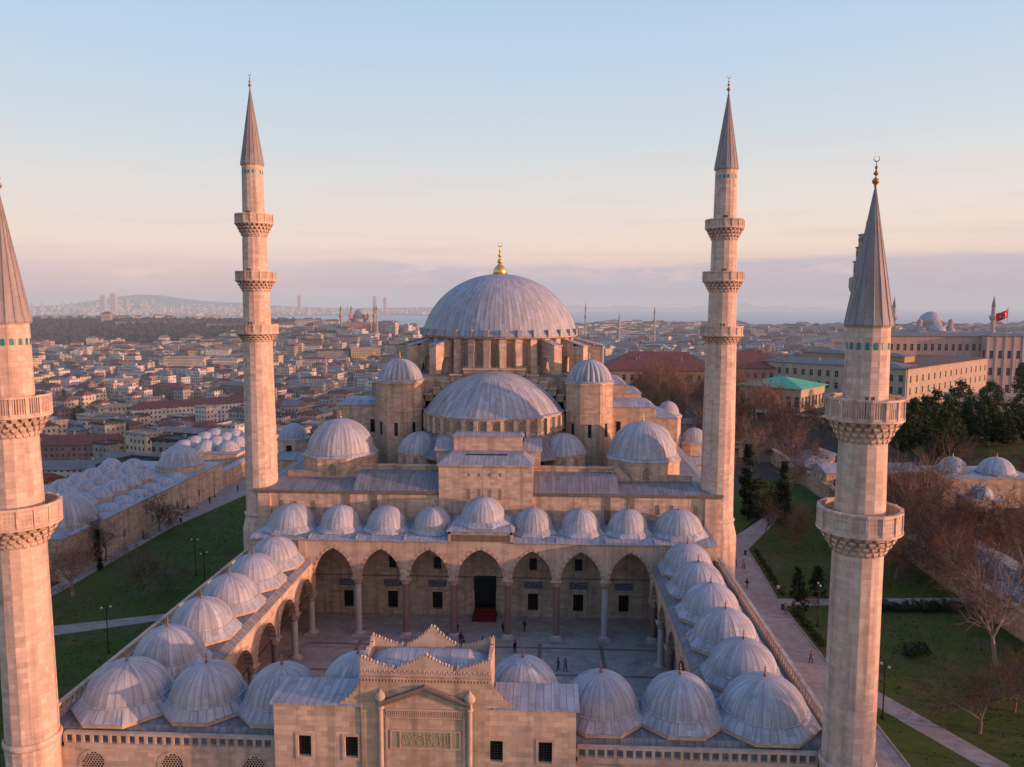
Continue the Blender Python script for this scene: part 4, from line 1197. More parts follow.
def bare_tree(name, seed, h, spread, twigm, barkm, forks=5, dens=1.0, lift=.26, twig_w=.03):
    R = random.Random(seed)
    root = empty(name, (0,0,0)); tr = MB(); tw = MB()
    def rnd_dir(d, ang):
        a = Vector((R.gauss(0,1), R.gauss(0,1), R.gauss(0,1))); a -= a.dot(d)*d
        if a.length < 1e-3: a = Vector((1,0,0)).cross(d)
        a.normalize(); return (d*cos(ang)+a*sin(ang)).normalized()
    def twig(p, d, L, w):
        e = d.cross(Vector((R.gauss(0,1),R.gauss(0,1),R.gauss(0,1)))).normalized()
        q = p+d*L
        mid = p+d*L*.5+e*L*.05
        tw.face([p-e*w/2, p+e*w/2, mid+e*w*.3, mid-e*w*.3]); tw.face([mid-e*w*.3, mid+e*w*.3, q])
    def grow(p, d, L, r, lvl):
        segs = 3 if lvl < 3 else 2
        for i in range(segs):
            d2 = rnd_dir(d, R.uniform(.03,.22)); d2 = (d2+Vector((0,0,.06 if lvl else .1))).normalized()
            q = p+d2*(L/segs); r2 = r*.86
            (tr if lvl < 3 else tr).tube(p, q, r, r2, 7 if lvl < 2 else (5 if lvl < 3 else 3), 0)
            p, d, r = q, d2, r2
            if lvl >= 1 and i < segs-1 or lvl >= 2:
                for _ in range(2 if lvl < 3 else int(3*dens)):
                    if lvl < 3: grow(p, rnd_dir(d, R.uniform(.6,1.1)), L*R.uniform(.45,.62), r*.5, lvl+1)
                    else: twig(p, rnd_dir(d, R.uniform(.3,1.1)), L*R.uniform(.5,1.0), twig_w)
        if lvl < 3:
            k = forks if lvl == 0 else (3 if lvl < 2 else 3)
            for i in range(k):
                dd = rnd_dir(d, R.uniform(.35,.85)*spread)
                grow(p, dd, L*R.uniform(.62,.85) if lvl else h*R.uniform(.27,.36), r*R.uniform(.55,.72), lvl+1)
        else:
            for _ in range(int(5*dens)): twig(p, rnd_dir(d, R.uniform(.1,.9)), L*R.uniform(.7,1.2), twig_w)
    grow(Vector((0,0,0)), Vector((R.uniform(-.05,.05),R.uniform(-.05,.05),1)).normalized(), h*lift, h*.020+.05, 0)
    tr.build('trunk', barkm, root); tw.build('crown', twigm, root)
    return root
def leaf_tree(name, seed, h, r, shape, mat, n=2600, size=.34, trunk_r=.22, clear=.15):
    R = random.Random(seed); root = empty(name, (0,0,0)); tr = MB(); lf = MB()
    tr.tube((0,0,0),(0,0,h*.55),trunk_r,trunk_r*.6,7); tr.tube((0,0,h*.55),(0,0,h*.95),trunk_r*.6,.03,6)
    clumps = []
    for i in range(70 if shape != 'column' else 60):
        t = R.random()
        z = h*(clear+(1-clear)*t)
        if shape == 'cone': rr = r*(1-t)**.8+.12
        elif shape == 'column': rr = r*(.75+.5*sin(pi*min(1,t*1.15+.1)))*(1-t**3)*.8+.05
        else: rr = r*sqrt(max(.05,1-(2*t-.95)**2))
        a = R.random()*2*pi; q = rr*R.uniform(.35,1.0) if shape != 'column' else rr*R.uniform(.2,.75)
        c = Vector((q*cos(a), q*sin(a), z)); clumps.append((c, (r*R.uniform(.16,.36) if shape != 'column' else r*.45), R.random()))
        if shape != 'column' and i % 3 == 0: tr.tube((0,0,max(.3,z-q*.5)), c, .07, .02, 4)
    for i in range(n):
        c, cr, _ = R.choice(clumps)
        d = Vector((R.gauss(0,1), R.gauss(0,1), R.gauss(0,.7))).normalized()
        p = c+d*cr*R.uniform(.55,1.08)
        if shape == 'column': p.z = min(p.z, h)
        u = Vector((R.gauss(0,1),R.gauss(0,1),R.gauss(0,1))).normalized(); v = u.cross(d)
        if v.length < .05: continue
        v.normalize(); s = size*R.uniform(.5,1.25)
        lf.face([p-u*s*.6, p+v*s*.35, p+u*s*.6, p-v*s*.35])
    tr.build('trunk', M['bark'], root); lf.build('crown', mat, root)
    return root
protos = {}
used = set()
def plant(kind, x, y, z, rz, sc, label, cat, group=None):
    p = protos[kind]
    if kind not in used:
        used.add(kind); o = p
        o.location = (x,y,z); o.rotation_euler = (0,0,rz); o.scale = (sc,sc,sc) if not isinstance(sc, tuple) else sc
    else:
        o = dup_at(p, (x,y,z), rz, sc)
    tag(o, label, cat, group); 
    if not group and 'group' in o: del o['group']
    return o
protos['plane1'] = bare_tree('plane_tree', 11, 15, 1.0, M['twig'], M['palebark'], 5, 1.0)
protos['plane2'] = bare_tree('plane_tree', 12, 15, 1.15, M['twig_red'], M['palebark'], 5, 1.0, .22)
protos['bare1'] = bare_tree('bare_tree', 21, 10, 1.0, M['twig_red'], M['bark'], 5, 1.2, .2, .035)
protos['bare2'] = bare_tree('bare_tree', 22, 10, 1.2, M['twig'], M['bark'], 5, 1.3, .16, .035)
protos['bare3'] = bare_tree('bare_tree', 24, 10, .9, M['twig'], M['bark'], 4, 1.1, .24, .035)
protos['pine1'] = leaf_tree('pine_tree', 31, 13, 4.6, 'round', M['pine'], 4200, .55)
protos['pine2'] = leaf_tree('pine_tree', 32, 14, 4.0, 'cone', M['pine'], 4200, .55, .25, .08)
protos['cyp'] = leaf_tree('cypress_tree', 33, 12, 1.5, 'column', M['cypress'], 3600, .3, .16, .03)
protos['conifer'] = leaf_tree('small_conifer', 34, 3.6, 1.05, 'cone', M['cypress'], 1500, .2, .07, .03)
protos['laurel'] = leaf_tree('laurel_tree', 35, 7, 3.2, 'round', M['laurel'], 3400, .32, .16, .04)
protos['bush'] = leaf_tree('round_shrub', 36, 1.4, 1.3, 'round', M['shrub'], 1100, .16, .05, .1)
random.seed(5)
G = -2.0
rz = lambda: random.uniform(0, 2*pi)
# left garden
plant('bare2', -57.2, 57.6, G, rz(), .95, 'small bare tree standing alone in the middle of the left lawn', 'tree')
plant('plane2', -68.6, 56.5, G, rz(), .82, 'bare russet tree by the left path, nearest the short minaret', 'tree')
plant('bare1', -66.0, 43.0, G, rz(), 1.2, 'bare orange brown tree leaning over the lower left cross path', 'tree')
plant('bare3', -73.2, 74.0, G, rz(), .9, 'thin bare tree in front of the madrasa wall, right of the columnar cypress', 'tree')
plant('bare2', -72.6, 93.0, G, rz(), .9, 'bare tree against the madrasa wall by the widening of the left path', 'tree')
plant('cyp', -71.6, 69.0, G, 0, .62, 'dark columnar cypress at the foot of the left madrasa wall', 'tree')
plant('bare3', -60.0, 20.0, G, rz(), 1.0, 'bare tree on the left lawn behind the short left minaret', 'tree')
# right garden
plant('cyp', 53.5, 108.5, G, 0, (1.45,1.45,1.42), 'tall dark cypress close behind the right rear minaret', 'tree')
plant('cyp', 59.8, 103.0, G, 1, (1.3,1.3,1.2), 'dark cypress to the right of the tall one, beside the narrow garden path', 'tree')
plant('laurel', 57.5, 112.5, G, 0, 1.2, 'olive green leafy tree between the two dark cypresses', 'tree')
plant('laurel', 63.5, 118.0, G, 2, 1.0, 'olive green leafy tree behind the second cypress', 'tree')
for i, (x, y) in enumerate(((50.3,62.6),(53.6,62.9),(49.3,57.2),(56.5,58.0))):
    plant('conifer', x, y, G, i*1.3, (1.35,1.4,1.2,1.0)[i], ('small dark conifer at the corner of the cross path, nearest the main path','second small conifer along the far side of the cross path','small conifer on the near side of the cross path corner','smallest conifer, on the near side of the cross path by the minaret')[i], 'conifer')
trees_R = [('plane1',69.1,39.1,1.0,'tall pale barked plane tree rising from the lawn at the right edge of the photo'),
 ('plane2',76.0,57.0,.95,'russet bare plane tree by the stone wall behind the tall pale one'),
 ('bare1',64.0,66.0,1.25,'spreading bare tree just right of the short right minaret above the cross path'),
 ('bare2',70.5,72.0,1.2,'bare grey brown tree behind the cross path hedge'),
 ('plane2',67.0,86.0,.85,'bare russet plane tree left of the lead roofs by the garden wall'),
 ('bare1',58.5,88.0,.9,'low bare tree on the lawn behind the short right minaret'),
 ('plane1',67.5,125.0,.98,'pale forked plane tree against the long garden wall'),
 ('plane2',57.0,140.0,.85,'bare orange tree by the rear wall, right of the tall rear minaret'),
 ('bare3',52.0,132.0,1.05,'slim bare tree behind the two cypresses'),
 ('bare1',74.5,101.0,1.2,'reddish bare tree halfway along the garden wall'),
 ('bare2',57.8,22.0,.95,'low bushy bare tree at the bottom right corner of the photo'),
 ('bare1',64.5,27.0,.75,'twiggy russet shrub like tree under the tall pale plane tree'),
 ('bare3',54.5,96.0,.75,'little bare tree beside the narrow garden path'),
 ('bare2',82.0,118.0,1.0,'bare tree growing behind the garden wall near the small lead dome'),
 ('bare1',92.0,112.0,.95,'bare reddish tree among the madrasa roofs, left of the two large domes'),
 ('plane2',84.0,76.0,.8,'bare tree among the lead madrasa roofs at the right edge'),
 ('bare1',88.0,60.0,.95,'reddish bare tree beyond the garden wall at the far right edge')]
for k, x, y, sc, lb in trees_R: plant(k, x, y, G, rz(), sc, lb, 'tree')
# trees standing just outside the right edge: their boughs throw broken shade on the domes
for i, (k, x, y, sc) in enumerate((('plane1',72,-10,1.35),('plane2',82,-19,1.7),('plane2',86,2,1.4),('plane1',94,-26,1.7),('plane1',92,14,1.4),('plane2',78,10,1.15))):
    plant(k, x, y, G, rz(), sc, 'bare tree in the garden beyond the right edge of the photo', 'tree', 'trees beyond the right edge')
plant('bush', 59.2, 41.3, G, 0, 1.2, 'dark rounded shrub alone on the right lawn', 'shrub')
plant('bush', 61.0, 42.6, G, 2, .95, 'smaller dark shrub touching the rounded one on the right lawn', 'shrub')
hx = 0
for i in range(12):
    x = 57.5+i*1.55; plant('bush', x, 57.3+.06*i+random.uniform(-.3,.3), G, rz(), random.uniform(.85,1.2), 'low dark shrub in the clipped row along the cross path', 'shrub', 'shrubs in the row along the cross path')
for i in range(11):
    y = 63.5+i*2.2; plant('bush', 48.0+.07*(y-62), y, G, rz(), random.uniform(.4,.6), 'small dark shrub edging the paved path beside the right arcade', 'shrub', 'shrubs edging the right path')
for i in range(8):
    y = 44+i*1.7; plant('bush', 47.9, y, G, rz(), random.uniform(.45,.75), 'dark shrub in the bed at the path corner by the small conifers', 'shrub', 'shrubs in the bed at the path corner')

# ================================================================== GARDEN FURNITURE AND PEOPLE
M['pole'] = plain('black_lamp_iron', (.02,.022,.02), .5)
M['globe'] = plain('white_globe', (.45,.43,.40), .3, .05)
def lamp():
    r = empty('street_lamp', (0,0,0))
    mb = MB(); mb.lathe([(.2,0),(.2,.35),(.1,.5),(.075,1.2),(.06,6.4),(.02,6.9)], 8, s=True); mb.tube((-.55,0,6.3),(.55,0,6.3),.035,.035,5); mb.build('pole', M['pole'], r)
    for s in (-.55,.55):
        g = MB(); g.ball((s,0,6.5),.17,10,6); g.build('lamp_globe', M['globe'], r)
    return r
lp0 = lamp()
lamps = [(-52.9,67.2,'lamp post with two white globes near the top of the left lawn'),(-51.1,36.6,'lamp post with two white globes beside the left cross path'),(-48.0,60.0,'lamp post just outside the left arcade balustrade'),
 (49.6,50.7,'lamp post by the small conifers on the right'),(48.2,24.6,'lamp post at the start of the diagonal right path'),(-73.4,122,'lamp post on the left path close to the madrasa wall')]
for i, (x, y, lb) in enumerate(lamps):
    o = lp0 if i == 0 else dup(lp0)
    o.location = (x,y,G); o.rotation_euler = (0,0,.5*i); tag(o, lb, 'street lamp')
def person_mesh(seed, walk=.25):
    R = random.Random(seed)
    bm = bmesh.new()
    J = {'pel':(0,0,.95),'ch':(0,.0,1.3),'nk':(0,.01,1.47),'hd':(0,-.01,1.6),'tp':(0,-.01,1.72)}
    for s, k in ((-1,'l'),(1,'r')):
        st = walk*s
        J['hip'+k]=(.1*s,0,.9); J['kn'+k]=(.11*s,-.5*st-.03,.5); J['an'+k]=(.11*s,-st*.6+.02,.08); J['to'+k]=(.12*s,-st*.6-.15,.04)
        J['sh'+k]=(.2*s,0,1.4); J['el'+k]=(.26*s,st*.35+.02,1.13); J['wr'+k]=(.25*s,st*.5-.08,.9); J['ha'+k]=(.25*s,st*.5-.1,.8)
    V = {k: bm.verts.new(v) for k, v in J.items()}
    E_ = [('pel','ch'),('ch','nk'),('nk','hd'),('hd','tp')]
    for k in 'lr': E_ += [('pel','hip'+k),('hip'+k,'kn'+k),('kn'+k,'an'+k),('an'+k,'to'+k),('ch','sh'+k),('sh'+k,'el'+k),('el'+k,'wr'+k),('wr'+k,'ha'+k)]
    for a, b in E_: bm.edges.new((V[a], V[b]))
    me = bpy.data.meshes.new('tmp'); bm.verts.index_update(); names = list(J); bm.to_mesh(me); bm.free()
    ob = bpy.data.objects.new('tmp', me); col.objects.link(ob)
    ob.modifiers.new('skin', 'SKIN')
    rad = {'pel':.17,'ch':.19,'nk':.07,'hd':.10,'tp':.085,'hip':.11,'kn':.075,'an':.055,'to':.05,'sh':.09,'el':.06,'wr':.045,'ha':.045}
    for i, k in enumerate(names):
        r = rad.get(k, rad.get(k[:-1], .08)); me.skin_vertices[0].data[i].radius = (r, r*.8 if k in ('pel','ch') else r)
    me.skin_vertices[0].data[0].use_root = True
    ss = ob.modifiers.new('sub', 'SUBSURF'); ss.levels = 1; ss.render_levels = 1
    dg = bpy.context.evaluated_depsgraph_get(); ev = ob.evaluated_get(dg)
    m2 = bpy.data.meshes.new_from_object(ev)
    bpy.data.objects.remove(ob); 
    return m2
M['skin'] = plain('skin', (.42,.26,.19), .6, .1)
cloth = {k: plain(k+'_cloth', c, .9, .2, 8) for k, c in {'black':(.02,.02,.022),'navy':(.02,.03,.06),'maroon':(.13,.03,.03),'grey':(.12,.12,.12),'tan':(.26,.19,.13),'white':(.6,.58,.55),'denim':(.05,.07,.12)}.items()}
M['hair'] = plain('dark_hair', (.02,.015,.012), .8)
body0 = [person_mesh(1,.28), person_mesh(2,.06)]
def person(x, y, z, face, top, legs, pose, label, sc=1.0):
    me = body0[pose].copy(); me.name = 'person'
    me.materials.clear()
    for m in (cloth[top], cloth[legs], M['skin'], M['pole']): me.materials.append(m)
    for p in me.polygons:
        c = p.center; p.use_smooth = True
        p.material_index = 2 if c.z > 1.47 or (abs(c.x) > .2 and c.z < .9 and c.z > .7) else (0 if c.z > .88 or abs(c.x) > .2 else (1 if c.z > .1 else 3))
    o = bpy.data.objects.new('person', me); col.objects.link(o); W[o] = Vector((0,0,0))
    h = MB(); h.lathe([(.118,0),(.125,.08),(.09,.15),(.01,.175)], 10, (0,.015,1.60), s=True)
    ho = h.build('hair', M['hair'], o)
    o.location = (x,y,z); o.rotation_euler = (0,0,face); o.scale = (sc,sc,sc)
    tag(o, label, 'person')
P_ = [(-2.6,38.2,'black','black',1,'person in black standing left of the carpeted doorway steps'),(-2.0,36.6,'black','navy',0,'person in dark clothes walking in front of the doorway steps'),(-3.4,40.6,'navy','black',1,'person in navy standing beside the column left of the doorway'),
 (.5,36.9,'black','grey',1,'person in black and grey standing in the court before the steps'),(1.9,37.3,'maroon','black',0,'person in a dark red coat crossing the court before the steps'),(3.0,41.0,'black','black',1,'person in black at the right side of the carpeted steps'),
 (4.9,36.0,'black','navy',1,'person in black standing on the court right of the doorway column'),(6.0,42.0,'maroon','black',0,'person in dark red under the porch right of the doorway column')]
for i, (x, y, a, b, p, lb) in enumerate(P_): person(x, y, 0 if y > 38.9 else -.346, i*1.7, a, b, p, lb)
person(14.4, 22.0, -.346, 2.2, 'black', 'black', 0, 'person in black walking alone across the right side of the court')
person(43.6,76.8,G,.4,'black','navy',0,'person in black on the right path beside a person in tan, nearest the rear minaret'); person(44.9,75.9,G,.5,'tan','black',0,'person in a tan coat on the right path below the rear minaret')
person(47.6,63.8,G,3,'white','denim',1,'person in a white top by the shrubs at the cross path corner'); person(46.2,55.2,G,1,'grey','denim',0,'person in grey and denim on the right path by the small conifers')
person(-72.2,109.7,G,2.9,'white','grey',0,'person in a white top walking on the upper left path'); person(-73.6,108.2,G,2.9,'black','black',0,'person in black beside the one in white on the upper left path')
person(-73.0,98.2,G,0,'black','navy',1,'person in dark clothes standing midway along the left path'); person(-71.9,115.8,G,.2,'maroon','black',1,'person in dark red farther up the left path')
for i, (x, y, z, t_, l_, p_, lb) in enumerate(((40.5,48,G,'denim','black',0,'person in denim walking on the wide right path near the balustrade'),(43.0,66,G,'black','grey',0,'person in black and grey walking midway along the right path'),(44.6,38.5,G,'maroon','denim',0,'person in dark red nearest the short minaret on the right path'),(-73.5,88,G,'grey','black',0,'person in grey walking by the bench at the madrasa wall'),(-70.0,128,G,'black','denim',0,'person in black at the far end of the left path'),(-9.5,30,-.346,'white','navy',1,'person in a white top standing on the left half of the court'),(10.6,31.2,-.346,'grey','black',0,'person in grey crossing the court right of the doorway'),(11.5,31.0,-.346,'tan','navy',0,'person in tan beside the one in grey in the court'))):
    person(x, y, z, i*1.9, t_, l_, p_, lb)
def bin_():
    r = empty('litter_bin', (0,0,0)); a = MB(); a.lathe([(.2,0),(.26,.75),(.24,.75),(.2,.1)], 12, s=True); a.build('body', M['pole'], r)
    a = MB(); a.lathe([(.28,.75),(.28,.82),(.1,.95),(.01,.97)], 12, s=True); a.build('lid', M['pole'], r); return r
q0 = bin_()
for i, (x, y, lb) in enumerate(((46.3,57.0,'dark litter bin at the right cross path corner'),(-71.4,100,'dark litter bin by the left path edge'),(47.2,84,'dark litter bin near the fork of the right path'))):
    o = q0 if i == 0 else dup(q0); o.location = (x,y,G); tag(o, lb, 'bin')
# benches on the left lawn edge
M['wood'] = plain('bench_wood', (.20,.13,.08), .8, .25, 6)
def bench():
    r = empty('park_bench', (0,0,0))
    a = MB()
    for i in range(3): a.box(-.9,.9,-.25+.18*i,-.1+.18*i,.43,.47)
    a.build('seat', M['wood'], r)
    a = MB()
    for i in range(2): a.box(-.9,.9,.28,.32,.6+.18*i,.74+.18*i)
    a.build('backrest', M['wood'], r)
    for s in (-.75,.75):
        a = MB(); a.box(s-.04,s+.04,-.25,.34,.36,.43); a.box(s-.04,s+.04,-.25,-.17,0,.36); a.box(s-.04,s+.04,.26,.34,0,.9); a.build('leg', M['pole'], r)
    return r
b0 = bench()
for i, (x, y, a, lb) in enumerate(((-47.5,60.5,.6,'wooden bench on the left lawn near the arcade balustrade'),(-72.6,88,pi/2,'wooden bench at the foot of the left madrasa wall'),(52.0,59.9,.1,'wooden bench on the right cross path'))):
    o = b0 if i == 0 else dup(b0); o.location = (x,y,G); o.rotation_euler = (0,0,a); tag(o, lb, 'bench')

# ================================================================== LEFT MADRASA
def ladder_windows(mb, x, ys, z0, w, h, face, mat):
    pass
def madrasa(name, label, x0, x1, y0, y1, zb, zt, domes, mat='stone'):
    cx_, cy2 = (x0+x1)/2, (y0+y1)/2
    r = empty(name, (cx_, cy2, zb), label, 'madrasa')
    mb = MB()
    hs = [(8+11*k, 8.8+11*k, 1.2, 2.7) for k in range(int((y1-y0-10)/11))]
    wall(mb, (x1,y0), pi/2, y1-y0, zb, zt, [(a,b,zb+2.0,zb+3.6) for a,b,_,_ in hs], .35)
    wall(mb, (x0,y0), 0, x1-x0, zb, zt); wall(mb, (x0,y1), -pi/2, y1-y0, zb, zt, [(a,b,zb+2.0,zb+3.6) for a,b,_,_ in hs], .35); wall(mb, (x1,y1), pi, x1-x0, zb, zt)
    mb.build('wall', [M[mat], M['dark']], r)
    mb = MB(); mb.box(x0-.15,x1+.15,y0-.15,y1+.15,zt,zt+.25); mb.build('coping', M['lead'], r)
    for (x, y, rad, rise, dz) in domes:
        mb = MB(); z = zt+.25+dz
        rib_dome(mb, (x,y,z), rad, rise, max(14,int(rad*6)), 9)
        mb.lathe([(rad*1.08,-.12),(rad*1.08,0),(rad,.12)], 40, (x,y,z), useam=max(14,int(rad*6)))
        if dz > .1:
            mb.prism(ngon((x,y), rad*1.12, 8 if rad > 3 else 12), zt+.2, z-.12, m=1)
        d = mb.build('dome', [M['lead_dome'], M[mat]], r)
        if rad > 3:
            f = MB(); finial(f, (x,y,z+rise-.05), 1.3, crescent=False); f.build('finial', M['gold'], d)
    return r
dl = [(-81.0,120.5,5.0,4.6,1.6),(-80.6,74.5,5.3,4.9,.5)]
for ix, x in enumerate((-78.3,-83.8,-90.0,-95.6)):
    for k in range(6):
        y = 84+k*5.7+(ix % 2)*.9
        if x > -90 and y > 113: continue
        dl.append((x, y, 2.45 if ix else 2.1, 2.0 if ix else 1.0, .9 if ix else .1))
for k in range(4): dl.append((-90.0-(k%2)*5.6, 70+6.0*(k//2), 2.45, 2.0, .9))
for k in range(2): dl.append((-92.0-5.6*k, 119, 2.45, 2.0, .9))
madrasa('madrasa', 'walled stone madrasa covered with small lead domes beside the left lawn', -99.5, -74.7, 64, 130, -2.4, 5.0, dl)
dl = [(-97+6.5*i, 156+7*j, 3.0, 2.3, .5) for i in range(3) for j in range(4)]
madrasa('madrasa', 'farther low stone building with a cluster of bluish domes behind the left rear minaret', -101, -79, 150, 184, -4, 3.2, dl)
# low range and wall that carry on along the path
r = empty('garden_wall', (-76,143,-2.4), 'low ruined arcade wall continuing the left path past the big dome', 'wall')
mb = MB(); wall(mb, (-75.2,131), pi/2, 24, -2.4, 2.2, [(1.5+2.6*k,2.9+2.6*k,-.8,1.2) for k in range(8)], .5); mb.box(-77,-75.21,131,155,-2.4,2.19); mb.build('wall', [M['stonew'], M['dark']], r)
mb = MB(); hip(-77.6,-74.9,130.8,155.2,2.2,-76.6,-75.9,131.5,154.5,2.7); mb.build('coping', M['lead'], r)
# ================================================================== RIGHT-HAND WALLS AND MADRASA
r = empty('garden_wall', (78,90,-2.4), 'long weathered stone wall closing the right garden in front of the lead roofs', 'wall')
mb = MB(); wall(mb, (77.6,175), -pi/2, 145, -2.4, 1.8, [], .3); mb.box(77.61,78.6,30,175,-2.4,1.79); mb.build('wall', M['stonew'], r)
mb = MB(); mb.box(77.4,78.9,29.8,175.2,1.8,2.0); mb.build('coping', M['stonew'], r)
def long_house(name, label, c, ang, lx, ly, zb, zt, rise, wm, rm, cat='building', windows=None, roof='hip', over=.5, wdepth=.3, group=None, chim=0):
    """gabled or hipped house; windows=(n_front, rows, w, h, z0, dz)"""
    root = empty(name, (c[0],c[1],zb), label, cat, group); ca, sa = cos(ang), sin(ang)
    def T(x, y): return (c[0]+x*ca-y*sa, c[1]+x*sa+y*ca)
    mb = MB()
    corners = [(-lx/2,-ly/2),(lx/2,-ly/2),(lx/2,ly/2),(-lx/2,ly/2)]
    lens = [lx, ly, lx, ly]; wl = []
    for i in range(4):
        hs = []
        if windows:
            nf, rows, w_, h_, z0, dz = windows
            nn = max(1, int(nf*lens[i]/lx+.5)) if i % 2 else nf
            for k in range(nn):
                u = lens[i]*(k+.5)/nn
                for j in range(rows): hs.append((u-w_/2, u+w_/2, zb+z0+dz*j, zb+z0+dz*j+h_))
        wall(mb, T(*corners[i]), ang+i*pi/2, lens[i], zb, zt, hs, wdepth)
        wl.append(hs)
    mb.build('wall', [wm, M['dark']], root)
    if windows:                                                       # frames and sills of the front and right faces
        cnt = 0
        for i in (0,1):
            o = T(*corners[i]); a = ang+i*pi/2; dx, dy = cos(a), sin(a); nx, ny = sin(a), -cos(a)
            for (u0,u1,z0,z1) in wl[i]:
                if cnt >= 96: break
                cnt += 1
                f = MB(); mid = (u0+u1)/2
                Pt = lambda u, d: (o[0]+dx*u+nx*d, o[1]+dy*u+ny*d)
                f.obox(Pt(mid,.06), a, u1-u0+.4, .14, z0-.16, z0); f.obox(Pt(mid,.04), a, u1-u0+.4, .10, z1, z1+.16)
                f.obox(Pt(mid,-.2), a, .09, .06, z0, z1); f.obox(Pt(mid,-.2), a, u1-u0, .05, z0+(z1-z0)*.62, z0+(z1-z0)*.62+.09)
                f.build('window', M['sill'], root)
    mb = MB(); o_ = over
    A = [T(-lx/2-o_,-ly/2-o_),T(lx/2+o_,-ly/2-o_),T(lx/2+o_,ly/2+o_),T(-lx/2-o_,ly/2+o_)]
    low = [(p[0],p[1],zt-.05) for p in A]; E1 = [(p[0],p[1],zt+.12) for p in A]
    mb.face(low[::-1])
    for i in range(4): mb.face([low[i],low[(i+1)%4],E1[(i+1)%4],E1[i]])
    if roof == 'flat':
        mb.face(E1)
        B = [T(-lx/2-o_,-ly/2-o_),T(lx/2+o_,-ly/2-o_),T(lx/2+o_,ly/2+o_),T(-lx/2-o_,ly/2+o_)]
        for i in range(4):
            p, q = Vector(B[i]), Vector(B[(i+1)%4]); d = q-p
            mb.obox(((p+q)/2).to_tuple(), atan2(d.y,d.x), d.length, .3, zt+.121, zt+.121+min(.9,rise))
    else:
        if lx >= ly:
            e = ly/2 if roof == 'hip' else -o_
            R0 = T(-lx/2+e,0)+(zt+.12+rise,); R1 = T(lx/2-e,0)+(zt+.12+rise,)
            if lx-2*e < .1: R1 = R0
            mb.face([E1[0],E1[1],R1,R0]); mb.face([E1[2],E1[3],R0,R1]); mb.face([E1[1],E1[2],R1]); mb.face([E1[3],E1[0],R0])
        else:
            e = lx/2 if roof == 'hip' else -o_
            R0 = T(0,-ly/2+e)+(zt+.12+rise,); R1 = T(0,ly/2-e)+(zt+.12+rise,)
            mb.face([E1[1],E1[2],R1,R0]); mb.face([E1[3],E1[0],R0,R1]); mb.face([E1[0],E1[1],R0]); mb.face([E1[2],E1[3],R1])
    ro = mb.build('roof', rm, root)
    rr = random.Random(int(c[0]*7+c[1]*13))
    for i in range(chim):
        p = T(rr.uniform(-.35,.35)*lx, rr.uniform(-.3,.3)*ly); s_ = rr.uniform(.5,.9)
        k = MB(); hh = zt+(rise*.6 if roof != 'flat' else .1)+rr.uniform(.7,1.6)
        k.obox(p, ang, s_, s_*.8, zt+.05, hh); k.obox(p, ang, s_+.2, s_*.8+.2, hh, hh+.14)
        k.build('chimney', wm, ro)
    return root
def tile_roof(name, base):
    m, nt = newmat(name); n = N(nt); pos = n('ShaderNodeNewGeometry').outputs['Position']
    f = n.noise(pos,.35,4,.65); g = n.noise(pos,3,4,.65)
    c = n.mix(n.maprange(f,.3,.7,0,1), mul(base,.75), mul(base,1.2)); c = n.mix(n.maprange(g,.45,.75,0,.5), c, mul(base,.45))
    n.out(c, .85, g, .4, .1); return m
M['redtile'] = tile_roof('red_roof_tile', (.165,.066,.052)); M['browntile'] = tile_roof('brown_roof_tile', (.105,.075,.062)); M['greyroof'] = tile_roof('grey_sheet_roof', (.17,.18,.185))
M['darkroof'] = tile_roof('dark_bitumen_roof', (.075,.07,.068)); M['paleroof'] = tile_roof('pale_concrete_roof', (.34,.31,.285)); M['greenroof'] = tile_roof('verdigris_copper_roof', (.085,.44,.27))
M['sill'] = plain('pale_window_frame', (.38,.35,.31), .7, .1)
def plaster(name, base): 
    return stone_mat(name, base, bw=40, bh=30, var=.02, stain=.35, streak=.5, mortar=1.0)
M['cream'] = plaster('cream_plaster', (.46,.39,.29)); M['pinkwall'] = plaster('pink_render', (.50,.335,.29)); M['offwhite'] = plaster('off_white_render', (.46,.43,.385)); M['ochre'] = plaster('ochre_render', (.42,.29,.13)); M['greywall'] = plaster('grey_render', (.27,.26,.25)); M['tanwall'] = plaster('tan_render', (.34,.27,.20))
M['darkwall'] = plaster('dark_retaining_wall', (.075,.075,.085))
# lead roofed ranges and domes of the right madrasa
dl = [(109.8,131.9,3.5,3.1,.5),(119.3,130,4.2,3.6,.4)]
madrasa('madrasa', 'stone madrasa with two large bluish domes beyond the right garden', 104, 126, 124, 138, -2.4, 4.6, dl, 'stonew')
madrasa('domed_cell', 'small bluish domed cell among bare trees in front of the two large domes', 101.5, 108.5, 107, 113.5, -2.4, 3.4, [(105,110.2,2.5,2.2,.5)], 'stonew')
long_house('lead_roofed_range', 'low stone range with grey lead roof just behind the right garden wall', (86.5,76), pi/2, 34, 11, -2.4, .6, 1.6, M['stonew'], M['lead'], roof='gable')
long_house('lead_roofed_range', 'nearer low range with grey lead roof at the right edge behind the garden wall', (88,46), pi/2, 24, 13, -2.4, .8, 1.9, M['stonew'], M['lead'], roof='gable')
long_house('lead_roofed_range', 'stone range with slit windows between the garden wall and the right hand domes', (90,136), .1, 24, 9, -2.4, 4.2, 1.5, M['stonew'], M['lead'], windows=(5,1,.9,2.0,3.0,3), roof='gable')
long_house('lead_roofed_range', 'stone shed with small windows at the top of the right garden', (84,158), 1.1, 30, 9, -2.4, 1.6, 1.4, M['stonew'], M['lead_dark'], windows=(6,1,.8,1.2,1.5,3), roof='gable')
